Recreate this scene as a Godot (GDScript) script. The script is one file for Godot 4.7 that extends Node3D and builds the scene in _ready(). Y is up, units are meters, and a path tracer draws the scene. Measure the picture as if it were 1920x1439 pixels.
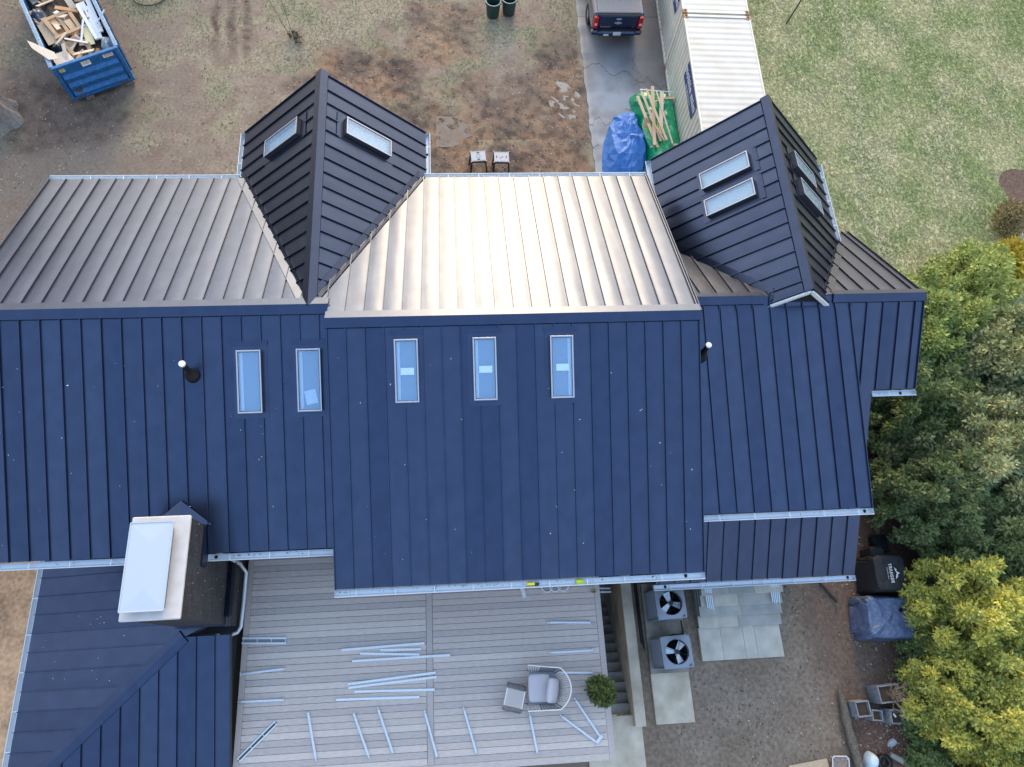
extends Node3D
# Axes: x east (image right), y up, z south (image down). Grade is y = 0; the drone hovers 21 m above it.

var house: Node3D
var rng := RandomNumberGenerator.new()
var names := {}
var M := {}
var wob := FastNoiseLite.new()

# ---------------------------------------------------------------- helpers
func st() -> SurfaceTool:
	var s := SurfaceTool.new()
	s.begin(Mesh.PRIMITIVE_TRIANGLES)
	return s

func tri(s: SurfaceTool, a: Vector3, b: Vector3, c: Vector3) -> void:
	var n := (c - a).cross(b - a)
	if n.length_squared() < 1e-14:
		return
	s.set_normal(n.normalized())
	s.add_vertex(a); s.add_vertex(b); s.add_vertex(c)

func quad(s: SurfaceTool, a: Vector3, b: Vector3, c: Vector3, d: Vector3) -> void:
	tri(s, a, b, c); tri(s, a, c, d)

func tri_n(s: SurfaceTool, p: Array, n: Array) -> void:
	var f: Vector3 = (p[2] - p[0]).cross(p[1] - p[0])
	for i in ([0, 1, 2] if f.dot(n[0] + n[1] + n[2]) >= 0.0 else [0, 2, 1]):
		s.set_normal(n[i]); s.add_vertex(p[i])

func box(s: SurfaceTool, T: Transform3D, z: Vector3, bev := 0.0) -> void:
	var h := z * 0.5
	if bev <= 0.0:
		var c := []
		for i in 8:
			c.append(T * Vector3(h.x if i & 1 else -h.x, h.y if i & 2 else -h.y, h.z if i & 4 else -h.z))
		for q in [[0, 1, 3, 2], [5, 4, 6, 7], [4, 0, 2, 6], [1, 5, 7, 3], [2, 3, 7, 6], [4, 5, 1, 0]]:
			quad(s, c[q[0]], c[q[1]], c[q[2]], c[q[3]])
		return
	# chamfered box: rings of the cross-section stacked along y
	var b: float = min(bev, min(h.x, min(h.y, h.z)) * 0.9)
	var rings := []
	for e in [[-h.y, b], [-h.y + b, 0.0], [h.y - b, 0.0], [h.y, b]]:
		var hx: float = h.x - e[1]
		var hz: float = h.z - e[1]
		var r := []
		for q in [[-hx + b, -hz], [hx - b, -hz], [hx, -hz + b], [hx, hz - b], [hx - b, hz], [-hx + b, hz], [-hx, hz - b], [-hx, -hz + b]]:
			r.append(T * Vector3(q[0], e[0], q[1]))
		rings.append(r)
	for k in 3:
		for i in 8:
			var j := (i + 1) % 8
			quad(s, rings[k][i], rings[k][j], rings[k + 1][j], rings[k + 1][i])
	for i in range(1, 7):
		tri(s, rings[3][0], rings[3][i], rings[3][i + 1])
		tri(s, rings[0][0], rings[0][i + 1], rings[0][i])

func bx(s: SurfaceTool, c: Vector3, z: Vector3, bev := 0.0, ry := 0.0) -> void:
	box(s, Transform3D(Basis(Vector3.UP, ry), c), z, bev)

func bar(s: SurfaceTool, a: Vector3, b: Vector3, wd: float, ht: float, bev := 0.0) -> void:
	# a square bar from a to b; wd sideways, ht upwards
	var d := b - a
	var f := d.normalized()
	var up := Vector3.UP if abs(f.y) < 0.95 else Vector3.RIGHT
	var r := f.cross(up).normalized()
	var u := r.cross(f)
	box(s, Transform3D(Basis(r, u, -f), (a + b) * 0.5), Vector3(wd, ht, d.length()), bev)

func tube(s: SurfaceTool, pts: Array, rad, n := 8, caps := true) -> void:
	var prev := []
	var prevn := []
	var cnt := pts.size()
	for i in cnt:
		var p: Vector3 = pts[i]
		var d: Vector3 = (pts[min(i + 1, cnt - 1)] - pts[max(i - 1, 0)]).normalized()
		var up := Vector3.UP if abs(d.y) < 0.9 else Vector3.RIGHT
		var r := d.cross(up).normalized()
		var u := r.cross(d)
		var R: float = rad[i] if rad is Array else rad
		var ring := []
		var rn := []
		for k in n:
			var a := TAU * k / n
			var v := r * cos(a) + u * sin(a)
			ring.append(p + v * R); rn.append(v)
		if i > 0:
			for k in n:
				var j := (k + 1) % n
				tri_n(s, [prev[k], prev[j], ring[j]], [prevn[k], prevn[j], rn[j]])
				tri_n(s, [prev[k], ring[j], ring[k]], [prevn[k], rn[j], rn[k]])
		if caps and (i == 0 or i == cnt - 1):
			for k in n:
				tri(s, p, ring[k], ring[(k + 1) % n])
		prev = ring; prevn = rn

func lathe(s: SurfaceTool, T: Transform3D, prof: Array, n := 20) -> void:
	for i in prof.size() - 1:
		for k in n:
			var a0 := TAU * k / n
			var a1 := TAU * (k + 1) / n
			var p: Vector2 = prof[i]
			var q: Vector2 = prof[i + 1]
			var d := (q - p).normalized()
			var nn := Vector2(d.y, -d.x)
			var V := []
			var N := []
			for e in [[p, a0], [p, a1], [q, a1], [q, a0]]:
				V.append(T * Vector3(e[0].x * cos(e[1]), e[0].y, e[0].x * sin(e[1])))
				N.append((T.basis * Vector3(nn.x * cos(e[1]), nn.y, nn.x * sin(e[1]))).normalized())
			tri_n(s, [V[0], V[1], V[2]], [N[0], N[1], N[2]])
			tri_n(s, [V[0], V[2], V[3]], [N[0], N[2], N[3]])

func prism(s: SurfaceTool, poly: Array, T: Transform3D, depth: float) -> void:
	# polygon in local x,y swept from z = 0 to z = depth
	var pv := PackedVector2Array(poly)
	var idx := Geometry2D.triangulate_polygon(pv)
	for i in range(0, idx.size(), 3):
		var q := [pv[idx[i]], pv[idx[i + 1]], pv[idx[i + 2]]]
		tri(s, T * Vector3(q[0].x, q[0].y, 0), T * Vector3(q[1].x, q[1].y, 0), T * Vector3(q[2].x, q[2].y, 0))
		tri(s, T * Vector3(q[0].x, q[0].y, depth), T * Vector3(q[2].x, q[2].y, depth), T * Vector3(q[1].x, q[1].y, depth))
	for i in pv.size():
		var a := pv[i]
		var b := pv[(i + 1) % pv.size()]
		quad(s, T * Vector3(a.x, a.y, 0), T * Vector3(b.x, b.y, 0), T * Vector3(b.x, b.y, depth), T * Vector3(a.x, a.y, depth))

func put(called: String, s: SurfaceTool, m: Material, parent: Node3D = self, at := Vector3.ZERO) -> MeshInstance3D:
	var o := MeshInstance3D.new()
	o.mesh = s.commit()
	o.material_override = m
	if parent == self:
		called = numbered(called)
	o.name = called
	parent.add_child(o, true)
	o.position = at
	return o

func numbered(called: String) -> String:
	if not names.has(called):
		names[called] = 0
		return called
	names[called] += 1
	return "%s_%03d" % [called, names[called]]

func tag(o: Node, label: String, category: String, group := "") -> Node:
	o.set_meta("label", label); o.set_meta("category", category)
	if group:
		o.set_meta("group", group)
	return o

func thing(called: String, label: String, category: String, at := Vector3.ZERO, turn := 0.0, group := "") -> Node3D:
	var o := Node3D.new()
	o.name = numbered(called)
	add_child(o)
	o.position = at; o.rotation.y = turn
	tag(o, label, category, group)
	return o

func structure(o: Node) -> Node:
	o.set_meta("kind", "structure")
	return o

func c8(r: float, g: float, b: float) -> Color:
	return Color(r / 255.0, g / 255.0, b / 255.0)

func ntex(freq: float, lo: Color, hi: Color, seed_ := 1, oct := 4, size := 512, stretch := 1.0) -> ImageTexture:
	var n := FastNoiseLite.new()
	n.seed = seed_; n.frequency = freq; n.fractal_octaves = oct
	n.noise_type = FastNoiseLite.TYPE_SIMPLEX_SMOOTH
	var im := n.get_seamless_image(size, size)
	if stretch != 1.0:
		# grain runs along u: squeeze the noise across it
		im.resize(size, int(size * stretch))
		var big := Image.create(size, size, false, im.get_format())
		var k := 0
		while k < size:
			big.blit_rect(im, Rect2i(0, 0, size, im.get_height()), Vector2i(0, k))
			k += im.get_height()
		im = big
	im.convert(Image.FORMAT_L8)
	var src := im.get_data()
	var out := PackedByteArray()
	out.resize(src.size() * 3)
	for i in src.size():
		var c := lo.lerp(hi, src[i] / 255.0)
		out[i * 3] = int(c.r * 255); out[i * 3 + 1] = int(c.g * 255); out[i * 3 + 2] = int(c.b * 255)
	var res := Image.create_from_data(im.get_width(), im.get_height(), false, Image.FORMAT_RGB8, out)
	res.generate_mipmaps()
	return ImageTexture.create_from_image(res)

func nnorm(freq: float, seed_: int, strength := 4.0, oct := 4) -> ImageTexture:
	var n := FastNoiseLite.new()
	n.seed = seed_; n.frequency = freq; n.fractal_octaves = oct
	var im := n.get_seamless_image(512, 512)
	im.convert(Image.FORMAT_RGBA8)
	im.bump_map_to_normal_map(strength)
	im.generate_mipmaps()
	return ImageTexture.create_from_image(im)

func mat(c: Color, rough := 0.8, metal := 0.0, tex: Texture2D = null, scale := 1.0, nrm: Texture2D = null, nstr := 0.5) -> StandardMaterial3D:
	var m := StandardMaterial3D.new()
	m.albedo_color = c; m.roughness = rough; m.metallic = metal
	m.cull_mode = BaseMaterial3D.CULL_DISABLED
	if tex or nrm:
		m.uv1_triplanar = true; m.uv1_world_triplanar = true
		m.uv1_scale = Vector3.ONE * scale
	if tex:
		m.albedo_texture = tex
	if nrm:
		m.normal_enabled = true; m.normal_texture = nrm; m.normal_scale = nstr
	return m

func at_f(p: Array, u: float) -> float:
	# piecewise linear function through the points of p
	if u <= p[0].x:
		return p[0].y
	for i in range(1, p.size()):
		if u <= p[i].x:
			var a: Vector2 = p[i - 1]
			var b: Vector2 = p[i]
			return a.y if b.x - a.x < 1e-6 else lerp(a.y, b.y, (u - a.x) / (b.x - a.x))
	return p[p.size() - 1].y

# ---------------------------------------------------------------- standing-seam roof slopes
# O: origin, U: along the eave, V: up the slope (unit vectors), seams: u of every seam, lo/hi: lower and upper edge v(u)
func slope(O: Vector3, U: Vector3, V: Vector3, seams: Array, lo: Array, hi: Array, blocks := [], sd := 0, bow := 0.005) -> MeshInstance3D:
	var N := U.cross(V).normalized()
	if N.y < 0:
		N = -N
	var u0: float = seams[0]
	var u1: float = seams[seams.size() - 1]
	# the boarding under the sheets
	var s := st()
	var cs := [u0]
	for p in lo + hi:
		if p.x > u0 + 0.01 and p.x < u1 - 0.01:
			cs.append(p.x - 0.001); cs.append(p.x + 0.001)
	cs.append(u1)
	cs.sort()
	for i in cs.size() - 1:
		var a: float = cs[i]
		var b: float = cs[i + 1]
		var q := [O + U * a + V * at_f(lo, a), O + U * b + V * at_f(lo, b), O + U * b + V * at_f(hi, b), O + U * a + V * at_f(hi, a)]
		var t := -N * 0.012
		var d := -N * 0.16
		quad(s, q[0] + t, q[1] + t, q[2] + t, q[3] + t)
		quad(s, q[0] + d, q[3] + d, q[2] + d, q[1] + d)
		quad(s, q[0] + t, q[0] + d, q[1] + d, q[1] + t)
		if i == 0:
			quad(s, q[0] + t, q[3] + t, q[3] + d, q[0] + d)
		if i == cs.size() - 2:
			quad(s, q[1] + t, q[1] + d, q[2] + d, q[2] + t)
	var body := put("roof_slope", s, M.boarding, house)
	for i in seams.size() - 1:
		var a: float = seams[i]
		var b: float = seams[i + 1]
		var us := []
		for k in 6:
			us.append(lerp(a, b, k / 5.0))
		for p in lo + hi:
			if p.x > a + 0.005 and p.x < b - 0.005:
				us.append(p.x - 0.0005); us.append(p.x + 0.0005)
		us.sort()
		var most := 0.0
		for u in us:
			most = max(most, at_f(hi, u) - at_f(lo, u))
		if most < 0.05:
			continue
		var ps := st()
		var rows := clampi(int(most / 0.9) + 1, 2, 6)
		var wave := rng.randf_range(0.5, 1.3)
		var tilt := rng.randf_range(-0.0018, 0.0018)
		var grid := []
		var gn := []
		for u in us:
			var l := at_f(lo, u)
			var h: float = max(at_f(hi, u), l)
			var col := []
			var cn := []
			for r in rows + 1:
				var v: float = lerp(l, h, float(r) / rows)
				col.append(O + U * u + V * v + N * pan(u, v, a, b, bow * wave, tilt, sd))
				var du := (pan(u + 0.01, v, a, b, bow * wave, tilt, sd) - pan(u - 0.01, v, a, b, bow * wave, tilt, sd)) / 0.02
				var dv := (pan(u, v + 0.05, a, b, bow * wave, tilt, sd) - pan(u, v - 0.05, a, b, bow * wave, tilt, sd)) / 0.1
				cn.append((N - U * du - V * dv).normalized())
			grid.append(col); gn.append(cn)
		for x in us.size() - 1:
			for r in rows:
				tri_n(ps, [grid[x][r], grid[x + 1][r], grid[x + 1][r + 1]], [gn[x][r], gn[x + 1][r], gn[x + 1][r + 1]])
				tri_n(ps, [grid[x][r], grid[x + 1][r + 1], grid[x][r + 1]], [gn[x][r], gn[x + 1][r + 1], gn[x][r + 1]])
		# folded lower edge
		for x in us.size() - 1:
			quad(ps, grid[x][0], grid[x][0] - N * 0.03, grid[x + 1][0] - N * 0.03, grid[x + 1][0])
		rib(ps, O, U, V, N, a, lo, hi, blocks)
		if i == seams.size() - 2:
			rib(ps, O, U, V, N, b, lo, hi, blocks)
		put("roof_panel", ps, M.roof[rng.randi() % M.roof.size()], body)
	return body

func pan(u: float, v: float, a: float, b: float, bow: float, tilt: float, sd: int) -> float:
	var t := clampf((u - a) / (b - a), 0, 1)
	return bow * 4.0 * t * (1.0 - t) + tilt * t + wob.get_noise_3d(u * 1.6, v * 0.75, sd * 17.0) * 0.005 * sin(PI * t)

func rib(s: SurfaceTool, O: Vector3, U: Vector3, V: Vector3, N: Vector3, u: float, lo: Array, hi: Array, blocks: Array) -> void:
	var l := at_f(lo, u)
	var h := at_f(hi, u)
	if h - l < 0.06:
		return
	var parts := [[l, h]]
	for q in blocks:
		if u > q[0] and u < q[1]:
			var nx := []
			for p in parts:
				if q[3] <= p[0] or q[2] >= p[1]:
					nx.append(p)
				else:
					if q[2] - p[0] > 0.05:
						nx.append([p[0], q[2]])
					if p[1] - q[3] > 0.05:
						nx.append([q[3], p[1]])
			parts = nx
	for p in parts:
		var A: Vector3 = O + U * u + V * p[0]
		var B: Vector3 = O + U * u + V * p[1]
		var wl := U * 0.0125
		var wt := U * 0.008
		var hN := N * 0.042
		quad(s, A - wl, B - wl, B - wt + hN, A - wt + hN)
		quad(s, A + wl, A + wt + hN, B + wt + hN, B + wl)
		quad(s, A - wt + hN, B - wt + hN, B + wt + hN, A + wt + hN)
		quad(s, A - wl, A - wt + hN, A + wt + hN, A + wl)
		quad(s, B - wl, B + wl, B + wt + hN, B - wt + hN)

func series(a: float, first: float, pitch: float, b: float) -> Array:
	var r := [a]
	var x: float = first - ceil((first - a) / pitch) * pitch
	while x < b - 0.06:
		if x > a + 0.06:
			r.append(x)
		x += pitch
	r.append(b)
	return r

func cap(a: Vector3, b: Vector3, da: Vector3, db: Vector3, wd := 0.2, up := 0.055) -> void:
	# ridge cap along a-b: two folded wings along the down-slope directions da and db
	var s := st()
	var L := Vector3.UP * up
	for d in [da, db]:
		var e: Vector3 = d.normalized() * wd
		quad(s, a + L, b + L, b + e + L * 0.9, a + e + L * 0.9)
		quad(s, a + e + L * 0.9, b + e + L * 0.9, b + e - Vector3.UP * 0.002, a + e - Vector3.UP * 0.002)
	for p in [a, b]:
		tri(s, p + L, p + da.normalized() * wd + L * 0.9, p + db.normalized() * wd + L * 0.9)
		tri(s, p - Vector3.UP * 0.03, p + da.normalized() * wd, p + L)
		tri(s, p - Vector3.UP * 0.03, p + db.normalized() * wd, p + L)
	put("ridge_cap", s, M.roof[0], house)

func strip(a: Vector3, b: Vector3, side_a: Vector3, wd: float, n: Vector3, called := "valley_flashing") -> void:
	var s := st()
	var e := side_a.normalized() * wd
	var t := n.normalized()
	quad(s, a + t * 0.012, b + t * 0.012, b + e + t * 0.03, a + e + t * 0.03)
	quad(s, a + e + t * 0.03, b + e + t * 0.03, b + e - t * 0.01, a + e - t * 0.01)
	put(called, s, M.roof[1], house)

func gutter(a: Vector3, b: Vector3, out: Vector3, holes := [], dirt := 0) -> MeshInstance3D:
	var s := st()
	var d := (b - a).normalized()
	var Y := Vector3.UP
	var pr := [[0.0, 0.02], [0.0, -0.1], [0.085, -0.1], [0.118, -0.045], [0.128, 0.0], [0.142, 0.0], [0.142, -0.012]]
	var th := 0.0025
	for k in pr.size() - 1:
		var p0: Vector3 = out * pr[k][0] + Y * pr[k][1]
		var p1: Vector3 = out * pr[k + 1][0] + Y * pr[k + 1][1]
		quad(s, a + p0, b + p0, b + p1, a + p1)
		var dd := p1 - p0
		var nn := d.cross(dd).normalized() * th
		quad(s, a + p0 - nn, a + p1 - nn, b + p1 - nn, b + p0 - nn)
	for e in [a, b]:
		for k in range(1, pr.size() - 2):
			var q := out * 0.001
			tri(s, e + Y * 0.01 + q, e + out * pr[k][0] + Y * pr[k][1], e + out * pr[k + 1][0] + Y * pr[k + 1][1])
	# inside hangers
	var L := (b - a).length()
	var k := 0.45
	while k < L - 0.2:
		bar(s, a + d * k + out * 0.003 - Y * 0.004, a + d * k + out * 0.136 - Y * 0.004, 0.018, 0.006)
		k += 0.82
	var g := put("gutter", s, M.gutter, house)
	for h in holes:
		var hs := st()
		var c: Vector3 = a.lerp(b, h) + out * 0.045 - Y * 0.094
		for i in 14:
			tri(hs, c, c + d * 0.038 * cos(TAU * i / 14) + out * 0.038 * sin(TAU * i / 14), c + d * 0.038 * cos(TAU * (i + 1) / 14) + out * 0.038 * sin(TAU * (i + 1) / 14))
		put("outlet", hs, M.hole, g)
	if dirt > 0:
		var ds := st()
		for i in dirt:
			var along := rng.randf()
			if wob.get_noise_2d(along * L * 1.7, a.z * 3.0) < rng.randf_range(-0.4, 0.45):
				continue
			var c: Vector3 = a.lerp(b, along * 0.98 + 0.01) + out * rng.randf_range(0.005, 0.06) - Y * 0.097
			var r := rng.randf_range(0.004, 0.014)
			box(ds, Transform3D(Basis.from_euler(Vector3(rng.randf() * 0.5, rng.randf() * TAU, rng.randf() * 0.5)), c + Y * 0.004), Vector3(r * 2, 0.006, r))
		var dm := put("leaf_debris", ds, M.litter, g)
		dm.set_meta("kind", "stuff")
	return g

# skylight: C centre on the roof sheet, U across, V up the slope, a wide, b long
func skylight(C: Vector3, U: Vector3, V: Vector3, a: float, b: float, glass: Material, note := 0, side := 0.0) -> void:
	var N := U.cross(V).normalized()
	if N.y < 0:
		N = -N
	var T := Transform3D(Basis(U, N, V if U.cross(N).dot(V) > 0 else -V), C)
	var k := T.basis.z.dot(V)   # +1 when local z runs up the slope
	var fl := st()
	box(fl, T * Transform3D(Basis(), Vector3(0, 0.008, 0)), Vector3(a + 0.2, 0.012, b + 0.24))
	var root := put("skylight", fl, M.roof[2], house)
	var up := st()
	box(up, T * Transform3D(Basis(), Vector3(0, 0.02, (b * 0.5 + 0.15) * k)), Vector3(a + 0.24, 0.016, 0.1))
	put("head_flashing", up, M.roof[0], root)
	var f := st()
	var t := 0.045
	var hh := 0.125
	for sx in [-1, 1]:
		box(f, T * Transform3D(Basis(), Vector3(sx * (a - t) * 0.5, hh * 0.5 + 0.012, 0)), Vector3(t, hh, b), 0.008)
		box(f, T * Transform3D(Basis(), Vector3(0, hh * 0.5 + 0.012, sx * (b - t) * 0.5)), Vector3(a - 2 * t, hh, t), 0.008)
	put("curb", f, M.skyframe, root)
	var r := st()
	for sx in [-1, 1]:
		box(r, T * Transform3D(Basis(), Vector3(sx * (a - 0.028) * 0.5, hh + 0.02, 0)), Vector3(0.03, 0.012, b + 0.004), 0.003)
		box(r, T * Transform3D(Basis(), Vector3(0, hh + 0.02, sx * (b - 0.028) * 0.5)), Vector3(a - 0.06, 0.012, 0.03), 0.003)
	put("glazing_bead", r, M.bead, root)
	var sh := st()
	box(sh, T * Transform3D(Basis(), Vector3(0, 0.022, 0)), Vector3(a - 2 * t, 0.012, b - 2 * t))
	put("sky_tint_floor", sh, M.sky_tint_floor if side == 0.0 else M.sky_tint_floor2, root)  # recess floor under the pane, coloured with the reflection seen in the glass
	if side != 0.0:
		var w := st()
		box(w, T * Transform3D(Basis(), Vector3(side * (a * 0.5 - t - 0.035), 0.05, 0)), Vector3(0.06, 0.04, b - 2.2 * t))
		put("shaft_side", w, M.shaft, root)
	if note > 0:
		var q := st()
		box(q, T * Transform3D(Basis(), Vector3(0.015, hh - 0.004, -0.01 * k)), Vector3(0.28, 0.003, 0.145))
		put("paper_label", q, M.note, root)
	if note < 0:
		var q2 := st()
		box(q2, T * Transform3D(Basis(Vector3.UP, 0.2), Vector3(0.02, 0.06, -0.36 * k)), Vector3(0.24, 0.004, 0.3))
		put("paper_label", q2, M.shaft, root)
	var p := st()
	box(p, T * Transform3D(Basis(), Vector3(0, hh + 0.006, 0)), Vector3(a - 2 * t + 0.01, 0.006, b - 2 * t + 0.01))
	put("pane", p, glass, root)

# ---------------------------------------------------------------- scene
func _ready() -> void:
	rng.seed = 7
	wob.seed = 5; wob.frequency = 1.0; wob.fractal_octaves = 2
	var cam := Camera3D.new()
	cam.name = "camera"
	cam.fov = 56.8
	cam.near = 0.1; cam.far = 600.0
	cam.transform = Transform3D(Basis(Vector3(0.99666, 0.06100, 0.05431), Vector3(0.02844, 0.36402, -0.93096), Vector3(-0.07656, 0.92939, 0.36107)).orthonormalized(), Vector3(0, 21, 0))
	add_child(cam)
	var sun_dir := Vector3(sin(deg_to_rad(4.0)) * cos(deg_to_rad(15.0)), sin(deg_to_rad(15.0)), -cos(deg_to_rad(4.0)) * cos(deg_to_rad(15.0)))
	var env := Environment.new()
	env.background_mode = Environment.BG_SKY
	var sky := Sky.new()
	var pano := PanoramaSkyMaterial.new()
	pano.panorama = sky_image(sun_dir)
	sky.sky_material = pano
	env.sky = sky
	env.tonemap_mode = Environment.TONE_MAPPER_LINEAR
	env.tonemap_exposure = 2.05
	env.sdfgi_enabled = true; env.ssao_enabled = true; env.ssil_enabled = true
	var we := WorldEnvironment.new()
	we.name = "world_environment"
	we.environment = env
	add_child(we)
	var sun := DirectionalLight3D.new()
	sun.name = "sun"
	sun.light_color = Color(1.0, 0.82, 0.56)
	sun.light_energy = 0.34
	sun.light_angular_distance = 14.0
	sun.shadow_enabled = true
	add_child(sun)
	sun.look_at_from_position(sun_dir * 50.0, Vector3.ZERO, Vector3.UP)
	make_materials()
	build_ground()
	build_house()
	build_north_yard()
	build_deck()
	build_south_yard()
	build_plants()

func sky_image(sd: Vector3) -> ImageTexture:
	# clear blue above, paler towards the horizon, with the bright hazy glow round the low sun and a thin veil
	var W := 768
	var H := 384
	var n := FastNoiseLite.new()
	n.seed = 3; n.frequency = 1.3; n.fractal_octaves = 5
	var data := PackedFloat32Array()
	data.resize(W * H * 3)
	for j in H:
		var th := PI * (j + 0.5) / H
		var y := cos(th)
		for i in W:
			var ph := TAU * (i + 0.5) / W   # u = 0 looks along -z
			var d := Vector3(sin(ph) * sin(th), y, -cos(ph) * sin(th))
			var e: float = max(y, 0.0)
			var t := pow(1.0 - e, 2.1)
			var c := Vector3(0.18, 0.385, 0.735).lerp(Vector3(1.22, 1.10, 0.95), t)
			var veil: float = clampf(n.get_noise_3d(d.x * 1.2, d.y * 2.5, d.z * 1.2) * 0.9 + 0.1, 0.0, 1.0) * 0.35
			c = c.lerp(Vector3(0.95, 0.98, 1.02), veil * (0.12 + 0.7 * t))
			var a := rad_to_deg(acos(clampf(d.dot(sd), -1, 1)))
			c += Vector3(1.0, 0.815, 0.54) * (3.5 * exp(-pow(a / 24.0, 2.0)) + 1.0 * exp(-a / 40.0))
			if y < 0:
				c = Vector3(0.16, 0.15, 0.12)
			var k := (j * W + i) * 3
			data[k] = c.x; data[k + 1] = c.y; data[k + 2] = c.z
	var im := Image.create_from_data(W, H, false, Image.FORMAT_RGBF, data.to_byte_array())
	return ImageTexture.create_from_image(im)

func make_materials() -> void:
	var fine := ntex(0.03, Color(0.86, 0.86, 0.86), Color(1, 1, 1), 11)
	var blot := ntex(0.012, Color(0.72, 0.72, 0.72), Color(1, 1, 1), 12, 5)
	var spots := ntex(0.06, Color(0.6, 0.6, 0.6), Color(1, 1, 1), 13, 3)
	var grain := ntex(0.02, Color(0.7, 0.68, 0.66), Color(1, 1, 1), 14, 4, 512, 0.125)
	var soft := ntex(0.006, Color(0.86, 0.86, 0.85), Color(1, 1, 1), 16, 4)
	M.soft = soft
	M.grain = grain; M.fine = fine; M.blot = blot
	var bumpy := nnorm(0.03, 21, 6.0)
	var crinkle := nnorm(0.012, 22, 10.0, 5)
	M.crinkle = crinkle
	M.roof = []
	var dust := dusty()
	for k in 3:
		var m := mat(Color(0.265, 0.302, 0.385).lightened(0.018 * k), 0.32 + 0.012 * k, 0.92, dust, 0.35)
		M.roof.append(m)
	M.boarding = mat(c8(52, 54, 58), 0.8)
	M.gutter = mat(c8(196, 204, 210), 0.4, 0.3)
	M.hole = mat(c8(8, 8, 8), 0.9)
	M.litter = mat(c8(84, 66, 50), 0.95)
	M.skyframe = mat(c8(58, 60, 66), 0.4, 0.3)
	M.bead = mat(c8(176, 178, 186), 0.35, 0.5)
	M.sky_tint_floor = mat(c8(168, 184, 178), 0.7)  # pale green of mirrored sky and trees put into the recess floor colour
	M.sky_tint_floor2 = mat(c8(70, 104, 142), 0.6)  # blue of the mirrored sky put into the recess floor colour
	M.shaft = mat(c8(176, 206, 226), 0.8)
	M.note = mat(c8(232, 240, 226), 0.8)
	var g := StandardMaterial3D.new()
	g.albedo_color = Color(0.62, 0.8, 0.95, 0.2)
	g.transparency = BaseMaterial3D.TRANSPARENCY_ALPHA
	g.roughness = 0.02
	g.metallic_specular = 0.8
	M.glass = g
	M.white = mat(c8(226, 228, 228), 0.45, 0.0, fine, 1.0)
	M.alu = mat(c8(214, 222, 228), 0.35, 0.35, fine, 1.5)
	M.siding = mat(c8(66, 68, 72), 0.8, 0.0, fine, 1.0)
	M.black_shingle = mat(c8(28, 29, 31), 0.85, 0.0, spots, 3.0)
	M.brick = brick_material()
	M.mortar_cap = mat(c8(206, 204, 202), 0.85, 0.0, ntex(0.008, Color(0.9, 0.89, 0.88), Color(1, 1, 1), 33, 4), 0.5)
	M.cap_metal = mat(c8(180, 188, 194), 0.3, 0.3)
	M.dark = mat(c8(30, 31, 33), 0.6)
	M.black = mat(c8(18, 18, 20), 0.5)
	M.concrete = mat(c8(216, 204, 182), 0.9, 0.0, ntex(0.006, Color(0.8, 0.79, 0.77), Color(1, 1, 1), 31, 4), 0.4, bumpy, 0.15)
	M.concrete_dark = mat(c8(162, 156, 146), 0.9, 0.0, ntex(0.006, Color(0.7, 0.69, 0.67), Color(1, 1, 1), 32, 4), 0.4, bumpy, 0.15)
	M.rail = mat(c8(224, 230, 232), 0.4, 0.25, fine, 1.5)
	M.stone = []
	for c in [c8(186, 184, 176), c8(174, 174, 168), c8(208, 200, 184), c8(182, 179, 170)]:
		M.stone.append(mat(c, 0.85, 0.0, soft, 0.5, bumpy, 0.12))
	M.deck = []
	for c in [c8(198, 187, 176), c8(208, 197, 185), c8(186, 177, 169), c8(200, 188, 176)]:
		M.deck.append(mat(c, 0.62, 0.0, ntex(0.02, Color(0.84, 0.83, 0.84), Color(1, 1, 1), 41 + M.deck.size(), 4, 512, 0.0625), 0.45))
	M.wood = []
	for c in [c8(214, 178, 138), c8(226, 200, 166), c8(196, 150, 108), c8(232, 216, 194)]:
		M.wood.append(mat(c, 0.8, 0.0, grain, 1.2))
	M.old_wood = mat(c8(150, 138, 122), 0.95, 0.0, ntex(0.02, Color(0.45, 0.44, 0.42), Color(1, 1, 1), 51, 5, 512, 0.25), 0.8, crinkle, 0.8)

func dusty() -> ImageTexture:
	# faint smears of dust on the coated steel, and rare pale specks of sawdust
	var W := 1024
	var n := FastNoiseLite.new()
	n.seed = 15; n.frequency = 0.006; n.fractal_octaves = 5
	var im := n.get_seamless_image(W, W)
	im.convert(Image.FORMAT_L8)
	var src := im.get_data()
	var out := PackedByteArray()
	out.resize(W * W * 3)
	var r := RandomNumberGenerator.new()
	r.seed = 4
	for i in W * W:
		var v := 226 + src[i] / 10
		var sp := r.randi() % 9000
		if sp == 0:
			v = 255
		for k in 3:
			out[i * 3 + k] = v
	var res := Image.create_from_data(W, W, false, Image.FORMAT_RGB8, out)
	res.generate_mipmaps()
	return ImageTexture.create_from_image(res)

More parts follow.
